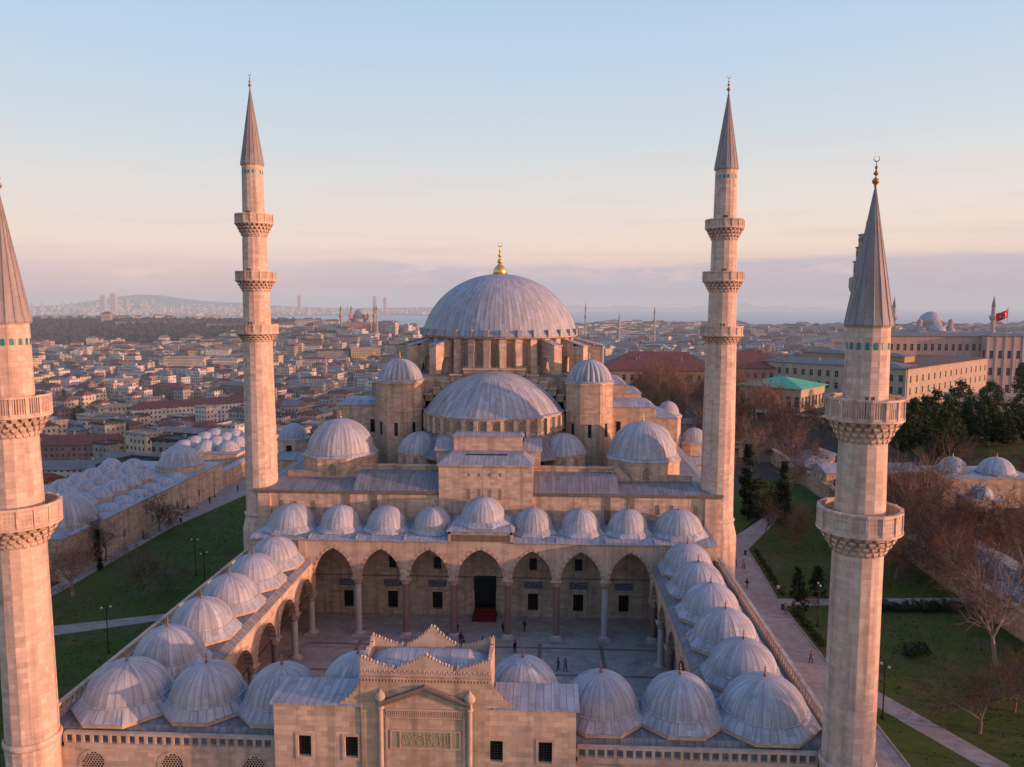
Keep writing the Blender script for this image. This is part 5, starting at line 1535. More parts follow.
# ================================================================== UNIVERSITY QUARTER
long_house('villa', 'cream pavilion under a bright green hipped copper roof', (113.5,287), -.70, 28, 26, 0.6, 10.4, 3.7, M['cream'], M['greenroof'], 'building', (8,1,1.9,4.6,1.6,5), 'hip', 1.4, chim=0)
r = long_house('retaining_terrace', 'dark grey retaining block under the green roofed pavilion', (104,267), -.62, 40, 7, -14, .4, .4, M['darkwall'], M['offwhite'], 'wall', None, 'flat', .2)
A0 = Vector((132,392)); B0 = Vector((189,335)); dv = B0-A0; an = atan2(dv.y, dv.x); nrm = Vector((-sin(an), cos(an)))
cc_ = (A0+B0)/2 + nrm*13
long_house('faculty_building', 'long cream two storey faculty with grey roof behind the green roofed pavilion', cc_.to_tuple(), an, dv.length, 26, -14, 13.6, 2.6, M['cream'], M['greyroof'], 'building', (17,2,1.9,3.4,15.0,6.2), 'hip', .8, chim=4)
c2 = B0 + nrm*62 + Vector((cos(an), sin(an)))*-19.5
long_house('faculty_wing', 'cream wing with a dark brown roof, its long end lit by the sun', c2.to_tuple(), an, 40, 122, -15, 13.9, 1.6, M['cream'], M['browntile'], 'building', (5,2,1.9,3.4,15.4,6.2), 'hip', .8)
c3 = (A0+B0)/2 + nrm*34
long_house('faculty_attic', 'yellow upper storey rising behind the long grey faculty roof', c3.to_tuple(), an, 58, 14, -12, 18.2, 1.4, M['ochre'], M['greyroof'], 'building', None, 'hip', .8)
long_house('pink_palace', 'long pink three storey block with rows of arched windows at the right edge', (335,482), -.01, 230, 22, -18, 25, 2.2, M['pinkwall'], M['greyroof'], 'building', (51,3,2.1,4.4,11.5,11.0), 'hip', 1.0)
rp = long_house('entrance_pavilion', 'pink entrance pavilion with pale pilasters projecting at the right end of the pink block', (318,466), -.01, 40, 8, -18, 25.6, 1.5, M['pinkwall'], M['greyroof'], 'building', (7,3,2.4,5.2,6.5,11.2), 'hip', 1.0)
mb = MB()
for k in range(8):
    u = -20+40*k/7; ca, sa = cos(-.01), sin(-.01); mb.obox((318+u*ca+4.2*sa, 466+u*sa-4.2*ca), -.01, 1.2, .5, -18, 25.4)
mb.build('pilasters', M['offwhite'], rp)
long_house('gate_lodge', 'small flat roofed white stone lodge among dark pines below the pink block', (216,300), -.1, 44, 10, -2, 4.6, .7, M['offwhite'], M['paleroof'], 'building', (7,1,2.2,3.2,.6,4), 'flat', .3)
long_house('barracks', 'long building under a deep red tiled roof dotted with skylights', (72,384), -.02, 64, 32, -24, 9.5, 9.5, M['tanwall'], M['redtile'], 'building', (14,2,1.8,3.2,22.5,5.5), 'hip', 1.2, chim=6)
long_house('barracks', 'second red tiled block set behind the right rear minaret', (128,400), -.02, 40, 28, -20, 9.8, 9.0, M['tanwall'], M['redtile'], 'building', (9,2,1.8,3.2,18.5,5.5), 'hip', 1.2, chim=3)
long_house('sheet_roofed_hall', 'long hall with pale grey sheet roof behind the red tiled roofs', (95,440), .03, 100, 26, -26, 10.5, 3.0, M['offwhite'], M['greyroof'], 'building', None, 'hip', .5)
long_house('glazed_kiosk', 'low white kiosk with a wide pale roof right of the rear cupolas', (62,190), -.2, 26, 10, -8, 2.0, .8, M['offwhite'], M['paleroof'], 'building', (8,1,2.0,3.0,5.5,4), 'flat', 1.0)
long_house('glazed_kiosk', 'grey blue roofed shed among bare trees behind the kiosk', (66,235), -.2, 22, 12, -12, 1.0, 1.2, M['greywall'], M['greyroof'], 'building', (7,1,2.0,3.0,8,4), 'gable', .6)
M['farstone'] = stone_mat('far_mosque_stone', (.42,.35,.30), 3, 1); 
# fire watch tower, mostly behind the near spire
ft = empty('watch_tower', (188.3,392,-6), 'tall round stone watch tower half hidden behind the short right minaret spire', 'tower')
mb = MB(); mb.lathe([(5.5,0),(5.0,20),(4.5,56),(7.2,60),(7.8,62),(7.8,67),(6.2,68)], 24, (188.3,392,-6), ms=[0,0,0,0,0,0]); mb.build('shaft', M['farstone'], ft)
z_ = 62.0
for r_, h_ in ((5.6,9),(4.6,8),(3.6,7)):
    mb = MB(); mb.lathe([(r_,0),(r_,h_-1.2),(r_*1.12,h_-.8),(r_*1.12,h_-.3),(r_*.8,h_)], 16, (188.3,392,z_)); mb.build('tier', M['farstone'], ft)
    for k in range(8):
        a = 2*pi*k/8; g = MB(); g.obox((188.3+r_*cos(a), 392+r_*sin(a)), a, .3, 1.5, z_+2.5, z_+h_-2.5); g.build('window', M['dark'], ft)
    z_ += h_
mb = MB(); mb.tube((188.3,392,z_),(188.3,392,z_+7),.3,.08,6); mb.build('mast', M['pole'], ft)
# flag
fl = empty('flag', (265.5,385,27), 'red flag with white crescent and star flying above the pink block', 'flag')
mb = MB(); mb.tube((265.5,385,27),(265.5,385,44.3),.16,.1,8); mb.ball((265.5,385,44.4),.25); mb.build('flagpole', M['offwhite'], fl)
M['flagred'] = plain('flag_red', (.55,.012,.03), .8, .12, .8); M['flagwhite'] = plain('flag_white', (.75,.72,.7), .8, .05)
def fl_pt(u, v, d=0):      # u along the fly (0 at the pole), v up
    return (265.5-u*.93, 385-.9*sin(u*.9)*min(1,u*.5)+d, 43.6-4.6+v-u*.38+.25*sin(u*1.1))
mb = MB(); k = 18
for i in range(k):
    u0, u1 = 7*i/k, 7*(i+1)/k
    for d in (0,): mb.face([fl_pt(u0,0),fl_pt(u1,0),fl_pt(u1,4.6),fl_pt(u0,4.6)], None, 0, True)
cloth_o = mb.build('flag_cloth', M['flagred'], fl)
mb = MB()
for dd in (-.05,.05):
    pts = []
    cu, cv = 2.55, 2.3
    for i in range(24):
        a0 = radians(38)+radians(284)*i/24; a1 = radians(38)+radians(284)*(i+1)/24
        def ring(a):
            o_ = (cu+1.15*cos(a), cv+1.15*sin(a))
            # inner circle is offset towards the fly
            ic = (cu+.29, cv); dx, dy = cos(a), sin(a)
            b = (o_[0]-ic[0], o_[1]-ic[1]); l = math.hypot(*b); 
            return o_, (ic[0]+b[0]/l*min(l,.92), ic[1]+b[1]/l*min(l,.92))
        oa, ia_ = ring(a0); ob_, ib_ = ring(a1)
        mb.face([fl_pt(*oa,dd),fl_pt(*ob_,dd),fl_pt(*ib_,dd),fl_pt(*ia_,dd)])
    st_ = [(4.05+(.6 if i % 2 == 0 else .23)*cos(pi+2*pi*i/10), 2.3+(.6 if i % 2 == 0 else .23)*sin(pi+2*pi*i/10)) for i in range(10)]
    for i in range(10): mb.face([fl_pt(4.05,2.3,dd), fl_pt(*st_[i],dd), fl_pt(*st_[(i+1)%10],dd)])
mb.build('crescent_and_star', M['flagwhite'], cloth_o)
# distant mosques
M['hsstone'] = stone_mat('red_plastered_mosque', (.45,.27,.22), 3, 1)
def slim_minaret(name, label, x, y, zb, zt, r):
    root = empty(name, (x,y,zb), label, 'minaret'); H = zt-zb
    mb = MB(); mb.lathe([(r*1.25,0),(r*1.25,H*.22),(r,H*.26),(r*.95,H*.58),(r*1.7,H*.62),(r*1.7,H*.66),(r*.9,H*.66),(r*.85,H*.8)], 12, (x,y,zb)); mb.build('shaft', M['farstone'], root)
    mb = MB(); mb.lathe([(r*1.0,H*.8),(.02,H*.985),(.02,H)], 12, (x,y,zb)); mb.build('spire', M['lead_dark'], root)
    return root
def far_mosque(name, label, x, y, zb, R, z1, z2, wall_w, mat):
    """central dome radius R springing at z2, stepped base"""
    root = empty(name, (x,y,zb), label, 'mosque')
    mb = MB(); mb.box(x-wall_w,x+wall_w,y-wall_w,y+wall_w,zb,z1); mb.prism(ngon((x,y),R*1.45,8),z1,z1+(z2-z1)*.5); mb.prism(ngon((x,y),R*1.1,16),z1+(z2-z1)*.5,z2); mb.build('wall', M[mat], root)
    for s in (-1,1):
        t = MB(); t.prism(ngon((x+s*R*1.32,y-R*.9),R*.2,8),z1,z2+R*.05); t.lathe(dome_prof(R*.22,R*.2,5),12,(x+s*R*1.32,y-R*.9,z2+R*.05),m=1,s=True); t.build('turret', [M[mat],M['lead']], root)
        h = MB(); h.lathe(dome_prof(R*.75,R*.5,7),24,(x+s*R*.95,y,z1+.3),s=True); h.build('half_dome', M['lead'], root)
    h = MB(); h.lathe(dome_prof(R*.85,R*.55,7),28,(x,y-R*1.0,z1+.3),s=True); h.build('half_dome', M['lead'], root)
    for s in (-1,1):
        for j in (-1,1):
            h = MB(); h.lathe(dome_prof(R*.36,R*.32,6),18,(x+s*wall_w*.72,y+j*wall_w*.72,z1+.1),s=True); h.build('corner_dome', M['lead'], root)
    h = MB(); rib_dome(h,(x,y,z2),R,R*.9,32,9,sub=2); d = h.build('dome', M['lead_dome'], root)
    f = MB(); finial(f,(x,y,z2+R*.88),R*.3,crescent=False); f.build('finial', M['gold'], d)
far_mosque('distant_mosque', 'domed mosque between two slim minarets above the pink block', 398, 750, -6, 11.5, 20, 29, 19, 'farstone')
slim_minaret('distant_minaret', 'slim minaret left of the distant domed mosque, beside the short minaret spire', 362, 752, -6, 56, 2.0)
slim_minaret('distant_minaret', 'slim minaret right of the distant domed mosque, by the red flag', 455.5, 742, -6, 57, 2.1)
far_mosque('distant_mosque', 'rose coloured domed mosque with four minarets on the skyline left of the great dome', -323, 1300, -20, 12, 14, 26, 21, 'hsstone')
for i, (x, y, lb) in enumerate(((-353,1282,'left front'),(-294,1282,'right front'),(-347,1330,'left rear'),(-301,1330,'right rear'))):
    slim_minaret('distant_minaret', lb+' minaret of the rose coloured mosque on the skyline', x, y, -10, 45, 2.3)
for x, y, zb, zt, lb in ((83,1500,-32,52,'slender minaret on the skyline close right of the great dome'),(132,1300,-30,33,'dark column like minaret on the skyline right of the great dome'),(193,1300,-30,45,'slender minaret on the skyline left of the right rear minaret'),(-62,560,-40,-2,'small white minaret among houses left of the weight turret'),(-230,760,-42,-6,'thin white minaret in the old town right of the left rear minaret'),(210,900,-30,20,'small pale minaret low beside the right rear minaret')):
    slim_minaret('distant_minaret', lb, x, y, zb, zt, 1.7 if zt > 10 else 1.3)
# trees of the university quarter
tr = []
R_ = random.Random(4)
def grove(kinds, n, x0, x1, y0, y1, s0, s1, label, group, zf=None, zoff=0):
    for i in range(n):
        x = R_.uniform(x0,x1); y = R_.uniform(y0,y1)
        plant(R_.choice(kinds), x, y, ground_h(x,y)+zoff, R_.uniform(0,6.28), R_.uniform(s0,s1), label, 'tree', group)
for (x, y, s, k, lb) in ((123.5,188,1.25,'pine1','big dark pine just right of the short right minaret balcony'),(134,206,1.35,'pine2','tall dark conifer behind the big pine right of the short minaret'),(139,192,1.2,'pine1','dark pine in the middle of the evergreen grove'),(151,226,1.5,'pine1','broad dark pine in front of the cream lit wing'),(166,222,1.4,'pine1','dark pine left of the white lodge'),(157,206,1.2,'pine2','dark conifer in front of the broad pine, above the left blue dome'),(165,206,1.1,'pine1','dark pine above the right one of the two blue domes'),(186,234,1.35,'pine1','dark pine in front of the white lodge'),(232,312,1.7,'pine2','tall narrow conifer before the pink block entrance'),(128,178,.9,'pine1','low dark evergreen at the left end of the grove'),(176,212,1.2,'pine1','dark pine at the right edge of the photo'),(172,196,.9,'pine1','spreading evergreen at the right edge above the domes'),(143,217,1.4,'pine1','dark round pine rising behind the middle of the grove'),(178,262,1.5,'pine1','dark pine against the foot of the pink block'),(196,272,1.4,'pine1','dark pine right of the one at the foot of the pink block'),(134,182,1.0,'pine1','low round evergreen second from the left end of the grove')):
    plant(k, x, y, -2.6, R_.uniform(0,6), s*.86, lb, 'tree')
grove(['pine1','pine2','pine1'], 12, 126, 182, 180, 240, .7, 1.1, 'dark pine within the dense evergreen grove below the pink block', 'dark pines filling the evergreen grove')
grove(['bare1','bare2','bare3'], 14, 125, 175, 152, 196, .7, 1.0, 'bare brown tree at the foot of the evergreen grove', 'bare trees below the evergreen grove')
sheet('lawn', [(120,150),(240,150),(270,300),(150,300)], -2.2, M['grass'])
grove(['plane2','bare1','bare3','plane1'], 15, 58, 92, 152, 198, .7, 1.15, 'bare orange brown tree at the top of the right garden, before the pavilion slope', 'bare trees at the top of the right garden')
grove(['bare1','bare2','bare3'], 20, 78, 116, 190, 250, .9, 1.3, 'bare reddish tree on the slope below the green roofed pavilion', 'bare trees below the pavilion')
grove(['plane2','bare1','bare2','bare3'], 44, 50, 104, 225, 358, 1.0, 1.75, 'bare brown tree in front of the red tiled barracks', 'bare trees before the barracks')
grove(['plane1','plane2','bare1','bare2'], 46, 140, 235, 470, 620, 1.3, 2.1, 'bare brown tree in the wooded park behind the long faculty', 'park trees behind the faculty')
grove(['bare1','bare2','bare3','plane2','plane1'], 20, 74, 106, 40, 122, .9, 1.45, 'bare reddish tree among the lead roofs behind the right garden wall', 'bare trees behind the right garden wall')
grove(['bare1','bare2'], 12, -60, -36, 128, 175, .7, 1.0, 'bare tree on the slope behind the left rear minaret', 'bare trees behind the left rear minaret')
# ================================================================== CITY
def house_wall_mat(name, base, bayw=2.7, bayh=3.1):
    m, nt = newmat(name); n = N(nt)
    uv = n('ShaderNodeUVMap').outputs[0]; pos = n('ShaderNodeNewGeometry').outputs['Position']
    sp = n('ShaderNodeSeparateXYZ', {0: uv})
    a = n.math('DIVIDE', sp.outputs[0], bayw); b = n.math('DIVIDE', sp.outputs[1], bayh)
    fa = n.math('FRACT', a); fb = n.math('FRACT', b)
    w = n.math('MULTIPLY', n.math('LESS_THAN', n.math('ABSOLUTE', n.math('SUBTRACT', fa, .5)), .23), n.math('LESS_THAN', n.math('ABSOLUTE', n.math('SUBTRACT', fb, .55)), .26))
    fr = n.math('MULTIPLY', n.math('LESS_THAN', n.math('ABSOLUTE', n.math('SUBTRACT', fa, .5)), .29), n.math('LESS_THAN', n.math('ABSOLUTE', n.math('SUBTRACT', fb, .55)), .31))
    cell = n('ShaderNodeCombineXYZ', {0: n.math('FLOOR', a), 1: n.math('FLOOR', b)}).outputs[0]
    rn = n('ShaderNodeTexWhiteNoise', {'Vector': cell}, noise_dimensions='2D').outputs[0]
    big = n.noise(pos, .12, 4, .6); st = n.noise(n.scale(pos,(.8,.8,.12)), 1.0, 4, .6)
    c = n.mix(n.maprange(big,.35,.65,0,1), mul(base,.8), mul(base,1.12)); c = n.mix(n.maprange(st,.5,.75,0,.55), c, mul(base,.45))
    c = n.mix(n.math('MULTIPLY', fr, .5), c, mul(base,1.35))
    c = n.mix(n.math('MULTIPLY', w, n.math('GREATER_THAN', rn, .12)), c, n.mix(rn, (.02,.022,.026), (.10,.095,.09)))
    n.out(c, .85); return m
HW = [('cream',(.50,.43,.34)),('white',(.56,.53,.48)),('grey',(.30,.285,.27)),('ochre',(.44,.34,.20)),('tan',(.36,.30,.24)),('rose',(.44,.31,.26)),('brown brick',(.22,.16,.13)),('pale yellow',(.54,.48,.34))]
HM = [house_wall_mat('facade_'+k.replace(' ','_'), c) for k, c in HW]
HR = [('red tiled','redtile'),('brown tiled','browntile'),('grey sheet','greyroof'),('dark flat','darkroof'),('pale flat','paleroof')]
RM = [M[k] for _, k in HR]
yaw0 = .0466
def in_view(x, y, margin=.03):
    dx, dy = x-9.056, y+63.24
    f = -sin(yaw0)*dx+cos(yaw0)*dy; s = cos(yaw0)*dx+sin(yaw0)*dy
    return f > 20 and abs(s/f) < .66+margin
def keepout(x, y):
    if x > -108 and y < 196 and x < 130: return True
    if x > 18+.06*y and y < 470: return True
    if x > 190 and y < 560: return True
    if 60 < x < 260 and 395 < y < 580: return True
    if abs(x-398) < 60 and 700 < y < 800: return True
    if abs(x+323) < 48 and 1265 < y < 1350: return True
    if y < 1500 and ((x*.83+y*.55+30*sin(y*.01)) % 118) < 9: return True
    if y < 1500 and ((-x*.5+y*.86+25*sin(x*.012)) % 150) < 8: return True
    if x < -660 and 1320 < y < 2050: return True
    return False
# a few landmark blocks placed by hand
lm = [
 ('apartment_block','long white block under a red tiled roof beside the left rear minaret',(-250,488),.66,84,17,14,0,'white',6,'hip'),
 ('apartment_block','low cream wing with red roof before the long red roofed block',(-292,468),.66,30,14,15,4,'cream',4,'flat'),
 ('apartment_block','pale stone block with tall windows in the middle of the old town',(-425,850),.1,48,22,24,4,'cream',5,'flat'),
 ('apartment_block','wide tan block left of the pale stone one in the middle of the old town',(-478,842),.1,34,20,20,2,'tan',5,'flat'),
 ('apartment_block','white gabled block right of the pale stone one',(-378,856),.05,30,20,21,4,'white',5,'flat'),
 ('apartment_block','ochre flat topped block above the left madrasa domes',(-392,645),.2,26,20,18,4,'ochre',4,'flat'),
 ('shed','long grey roofed depot with dark open bays at the left edge above the domes',(-205,272),.1,46,13,8,2,'white',0,'gable'),
 ('shop_house','wide red roofed house over the depot left of the madrasa',(-236,330),.2,36,17,13,0,'brown brick',0,'gable'),
 ('shop_house','white four storey house with dark window bands above the left madrasa',(-262,402),.1,26,15,16,2,'white',4,'flat'),
 ('shop_house','yellow shop house with flat roof just above the madrasa domes',(-182,305),.1,17,12,10,4,'ochre',3,'flat'),
 ('shop_house','tan house with a broad grey pitched roof near the bluish dome cluster',(-205,372),-.5,28,19,13,2,'ochre',3,'hip'),
 ('office_block','tall pale ochre office block lit on its right side, left of the weight turret',(-232,950),.25,38,26,26,4,'ochre',7,'flat'),
 ('office_block','dark long office block beside the tall ochre one',(-272,945),.15,40,24,24,3,'grey',6,'flat'),
 ('shop_house','dark red house beside the bluish dome cluster',(-140,258),.2,22,15,13,1,'brown brick',2,'hip'),
]
wall_i = {k: i for i, (k, c) in enumerate(HW)}
placed = []
for (nm, lb, c, a, lx, ly, h, ri, wk, _, rf) in lm:
    zb = ground_h(*c)-1
    long_house(nm, lb, c, a, lx, ly, zb, zb+h, min(4.5,ly*.24), HM[wall_i[wk]], RM[ri], 'building', None, rf, .5, chim=3)
    placed.append((c[0], c[1], max(lx,ly)*.55))
for x,y,r_ in [(-62,560,6),(-230,760,6)]: placed.append((x,y,r_))
RC = random.Random(77)
cand = []
y = 168.0
while y < 2680:
    gap = 15 if y < 600 else (17 if y < 1200 else (24 if y < 2200 else 34))
    xmin = 9-.72*(y+63)-10; xmax = 9+.66*(y+63)
    x = xmin
    while x < xmax:
        px = x+RC.uniform(-.25,.25)*gap; py = y+RC.uniform(-.25,.25)*gap
        x += gap*RC.uniform(.92,1.25)
        if keepout(px, py) or not in_view(px, py): continue
        if RC.random() < (.06 if y < 1200 else .16): continue
        if any(abs(px-a) < r_+gap*.35 and abs(py-b) < r_+gap*.35 for a, b, r_ in placed) and y < 800: continue
        cand.append((px, py, gap))
    y += gap*RC.uniform(.95,1.12)
def region(x, y):
    d = math.hypot(x-9, y+63); s = (x-9)/d
    col_ = 'by the left near minaret' if s < -.52 else ('left of the rear minaret' if s < -.36 else ('right of the rear minaret' if s < -.24 else ('behind the corner dome' if s < -.08 else ('behind the great dome' if s < .12 else 'right of the great dome'))))
    return col_, ('near' if d < 330 else ('midway' if d < 460 else 'farther'))
cand.sort(key=lambda p: math.hypot(p[0]-9, p[1]+63))
far = {}
NH = 285
cnt = 0
farmb = MB(); farmb2 = MB()
def pick():
    w = RC.choices(range(8), [24,30,18,5,10,5,5,7])[0]; r = RC.choices(range(5), [17,19,18,21,25])[0]; return w, r
for (x, y, gap) in cand:
    zb = ground_h(x, y)-1.5
    d = math.hypot(x-9, y+63)
    lx = gap*RC.uniform(.6,1.0); ly = gap*RC.uniform(.5,.85)
    if RC.random() < .19: lx *= RC.uniform(1.5,2.4)
    fl_n = RC.choices([2,3,4,5,6],[22,26,24,18,10])[0]; h = 1.5+3.1*fl_n
    if y > 1200: lx *= 1.05; h *= RC.uniform(.8,1.3)
    if y > 2200: h *= .9
    ang = .25*sin(x*.006+y*.004)+.5*sin(x*.0013-y*.002)+RC.gauss(0,.08)
    w, r = pick(); rf = 'flat' if r > 2 else RC.choice(['hip','gable'])
    rise = ly*RC.uniform(.18,.28) if rf != 'flat' else .8
    # is it hidden completely behind the prayer hall?
    if abs(x-.2*0) < 26+ (y-80)*.12 and y < 900 and x > -30-(y-80)*.10 and x < 30+(y-80)*.12 and False: continue
    if cnt < NH and d < 760:
        cx_, near = region(x, y)
        fnames = {2:'two storey',3:'three storey',4:'four storey',5:'five storey',6:'six storey'}
        lb = '%s %s house with %s roof, %s, %s' % (fnames[fl_n], HW[w][0], HR[r][0], cx_, near if near != 'near' else 'nearby')
        long_house('town_house', lb, (x,y), ang, lx, ly, zb, zb+h, rise, HM[w], RM[r], 'house', None, rf, .35, group='old town houses '+cx_, chim=RC.choice([0,1,1,2]))
        cnt += 1
    else:
        mbx = farmb
        mi = w; ri = 8+r
        ca, sa = cos(ang), sin(ang); T = lambda X, Y: (x+X*ca-Y*sa, y+X*sa+Y*ca)
        pts = [T(-lx/2,-ly/2),T(lx/2,-ly/2),T(lx/2,ly/2),T(-lx/2,ly/2)]
        z1 = zb+h
        mbx.prism(pts, zb, z1, mi, ri, False, rf == 'flat')
        if rf != 'flat':
            R0 = T(-lx*.28,0)+(z1+rise,); R1 = T(lx*.28,0)+(z1+rise,); E1 = [T(sx*(lx/2+.3), sy*(ly/2+.3))+(z1-.05,) for sx, sy in ((-1,-1),(1,-1),(1,1),(-1,1))]
            mbx.face([E1[0],E1[1],R1,R0],None,ri); mbx.face([E1[2],E1[3],R0,R1],None,ri); mbx.face([E1[1],E1[2],R1],None,ri); mbx.face([E1[3],E1[0],R0],None,ri)
        elif RC.random() < .6:
            p = T(RC.uniform(-.3,.3)*lx, RC.uniform(-.3,.3)*ly); mbx.obox(p, ang, lx*.3, ly*.3, z1, z1+2.2, mi)
tag(farmb.build('distant_houses', HM+RM, None, recenter=False), 'mass of small distant houses and roofs filling the old town to the shore', 'houses', kind='stuff')
# town trees
RT = random.Random(9)
for i in range(34):
    for _ in range(40):
        y = RT.uniform(200,700); x = RT.uniform(-.66*(y+63)+9, -10)
        if in_view(x,y) and not keepout(x,y): break
    plant(RT.choice(['bare1','bare2','bare3','pine1']), x, y, ground_h(x,y), RT.uniform(0,6), RT.uniform(.8,1.25), 'town tree standing between the old town houses', 'tree', 'trees among the old town houses')
# distant wood, one purple brown mass of bare crowns
wm = MB()
def clump(x, y, z, r):
    n0 = wm.add([(x+r*cos(a)*RT.uniform(.8,1.2), y+r*sin(a)*RT.uniform(.8,1.2), z) for a in [2*pi*i/7 for i in range(7)]])
    n1 = wm.add([(x+r*.75*cos(a+.3)*RT.uniform(.8,1.2), y+r*.75*sin(a+.3), z+r*RT.uniform(.8,1.2)) for a in [2*pi*i/7 for i in range(7)]])
    t = wm.add([(x+RT.uniform(-.2,.2)*r, y, z+r*RT.uniform(1.4,1.9))])
    for i in range(7):
        j = (i+1) % 7; wm.idx((n0+i,n0+j,n1+j,n1+i)); wm.idx((n1+i,n1+j,t))
for i in range(4200):
    x = RT.uniform(-1700,-660); y = 1330+720*RT.random()
    if in_view(x,y): clump(x, y, ground_h(x,y)+RT.uniform(1,4), RT.uniform(5,10))
for i in range(700):
    y = RT.uniform(1250,2600); x = RT.uniform(-.66*y, .66*y)
    if in_view(x,y): clump(x, y, ground_h(x,y)+1, RT.uniform(4,9))
M['wood_far'] = tile_roof('far_bare_wood', (.055,.038,.036))
tag(wm.build('far_wood', M['wood_far'], None, recenter=False), 'dark purple brown belt of bare woodland beyond the old town', 'woodland', kind='stuff')
for (x, y, L_, a_, lb) in ((-985,1800,120,.15,'long pale palace building on the crest of the dark wood'),(-850,1770,80,.1,'shorter pale palace building right of the long one on the wood crest'),(-1120,1880,60,.2,'small tower like palace block at the left of the wood crest'),(-720,1700,110,.1,'low pale wall of buildings at the right end of the dark wood')):
    zb = ground_h(x,y)-2; hh = 17 if L_ > 70 else 34
    long_house('palace_building', lb, (x,y), a_, L_ if L_ > 70 else 22, 18, zb, zb+hh, 5, HM[4], RM[1], 'building', None, 'hip', .6)
# far shore: Asian side, hills and islands
M['farland'] = tile_roof('far_shore_land', (.10,.085,.075))
mb = MB()
def far_h(x, y):
    a = 26*sm(6000,8500,y)+8*sin(x*.0011)+6*sin(x*.0023+2)
    hill = 145*math.exp(-((x+5250)/560)**2-((y-9800)/900)**2)+95*math.exp(-((x+4300)/900)**2-((y-9900)/1000)**2)+60*math.exp(-((x+6300)/900)**2-((y-9900)/1000)**2)+60*math.exp(-((x+1000)/1600)**2-((y-10200)/1100)**2)
    edge = sm(6000,6250,y)*(1-sm(-700,100,x)*.995)
    return -67+ (3+a*.9+hill)*edge
xs = [-11000+i*220 for i in range(64)]; ys = [5900+i*160 for i in range(34)]
idm = [mb.add([(x,y,far_h(x,y)) for x in xs]) for y in ys]
for j in range(len(ys)-1):
    for i in range(len(xs)-1): mb.idx((idm[j]+i,idm[j]+i+1,idm[j+1]+i+1,idm[j+1]+i), None, 0, True)
tag(mb.build('far_shore_hills', M['farland'], None, recenter=False), kind='structure')
fb = MB(); RF = random.Random(12)
for i in range(2600):
    y = 6030+3200*RF.random()**1.6; x = RF.uniform(-.70*y, -.03*y-60)
    z = far_h(x,y)
    if z < -60: continue
    tall = RF.random() < .045; s = RF.uniform(16,42); h = RF.uniform(8,26) if not tall else RF.uniform(32,66)
    if tall: s = RF.uniform(14,24)
    fb.obox((x,y), RF.uniform(-.6,.6), s, s*RF.uniform(.5,1), z-3, z+h, RF.choices(range(8),[3,6,2,1,2,4,1,1])[0])
tag(fb.build('far_shore_buildings', HM, None, recenter=False), 'hazy pink mass of buildings on the far shore', 'buildings', kind='stuff')
# individual towers on the far skyline
for i, (x, y, w_, h, lb) in enumerate(((-4060,6900,42,128,'hazy tower, left one of the pair at the left skyline'),(-3990,6950,48,150,'hazy tower, taller right one of the pair at the left skyline'),(-3930,7050,34,105,'slimmer hazy tower right of the pair at the left skyline'),(-1510,6700,30,125,'hazy pale tower on the skyline between the left rear minaret and rose mosque'),(-1440,6800,26,115,'thinner hazy tower just right of the pale skyline tower'),(-2470,7600,30,140,'lone hazy mast like tower before the long hill'))):
    t = empty('skyscraper', (x,y,-50), lb, 'tower')
    mb = MB(); mb.box(x-w_/2,x+w_/2,y-w_/2,y+w_/2,-50,-50+h+30); mb.build('wall', HM[5], t)
    mb = MB(); mb.box(x-w_*.3,x+w_*.3,y-w_*.3,y+w_*.3,-50+h+30,-50+h+38); mb.build('roof', RM[4], t)
for k, (cx_, cyy, L_, H_, nm) in enumerate(((1150,17500,2300,105,'i'),(4300,18000,1500,150,'i'),(5600,18500,1300,85,'i'))):
    mb = MB(); n_ = 40; rows = []
    for j in range(5):
        v = (j-2)/2
        rows.append(mb.add([(cx_+L_*(i/n_-.5)*2, cyy+v*500, -66+H_*(sin(pi*i/n_)**.8)*(1-v*v)*(.7+.3*sin(i*.55+k*2)+.12*sin(i*1.7))) for i in range(n_+1)]))
    for j in range(4):
        for i in range(n_): mb.idx((rows[j]+i,rows[j]+i+1,rows[j+1]+i+1,rows[j+1]+i),None,0,True)
    tag(mb.build('island_hill', M['farland'], None, recenter=False), kind='structure')
# ================================================================== HAZE
m, nt = newmat('evening_haze'); n = N(nt)
SIG = .00012
ab = n('ShaderNodeVolumeAbsorption', {'Color': (0,0,0,1), 'Density': SIG})
em = n('ShaderNodeEmission', {'Color': (.545,.495,.535,1), 'Strength': SIG})
ad = n('ShaderNodeAddShader'); nt.links.new(ab.outputs[0], ad.inputs[0]); nt.links.new(em.outputs[0], ad.inputs[1])
o = n('ShaderNodeOutputMaterial'); nt.links.new(ad.outputs[0], o.inputs['Volume'])
mb = MB(); mb.box(-45000,45000,205,58000,-64.5,150)
hz = tag(mb.build('haze', m, None, recenter=False), kind='structure')
# ================================================================== CAMERA, SUN, SKY
cam = bpy.data.cameras.new('camera'); co = bpy.data.objects.new('camera', cam); col.objects.link(co)
cam.sensor_width = 36; cam.sensor_fit = 'HORIZONTAL'; cam.lens = 776.6/1024*36
cam.clip_start = .5; cam.clip_end = 120000
yaw, pit, rol = .0466, .102, -.0025
fw = Vector((-sin(yaw)*cos(pit), cos(yaw)*cos(pit), -sin(pit)))
q = fw.to_track_quat('-Z', 'Y')
co.rotation_euler = (q @ Matrix.Rotation(-rol, 3, 'Z').to_quaternion()).to_euler()
co.location = (9.056, -63.24, 45.9)
scene.camera = co
SUN_AZ, SUN_EL = radians(104), radians(5.7)          # azimuth clockwise from +Y
sl = bpy.data.lights.new('sun', 'SUN'); so = bpy.data.objects.new('sun', sl); col.objects.link(so)
sl.energy = 5.0; sl.color = (1, .475, .31); sl.angle = radians(.55)
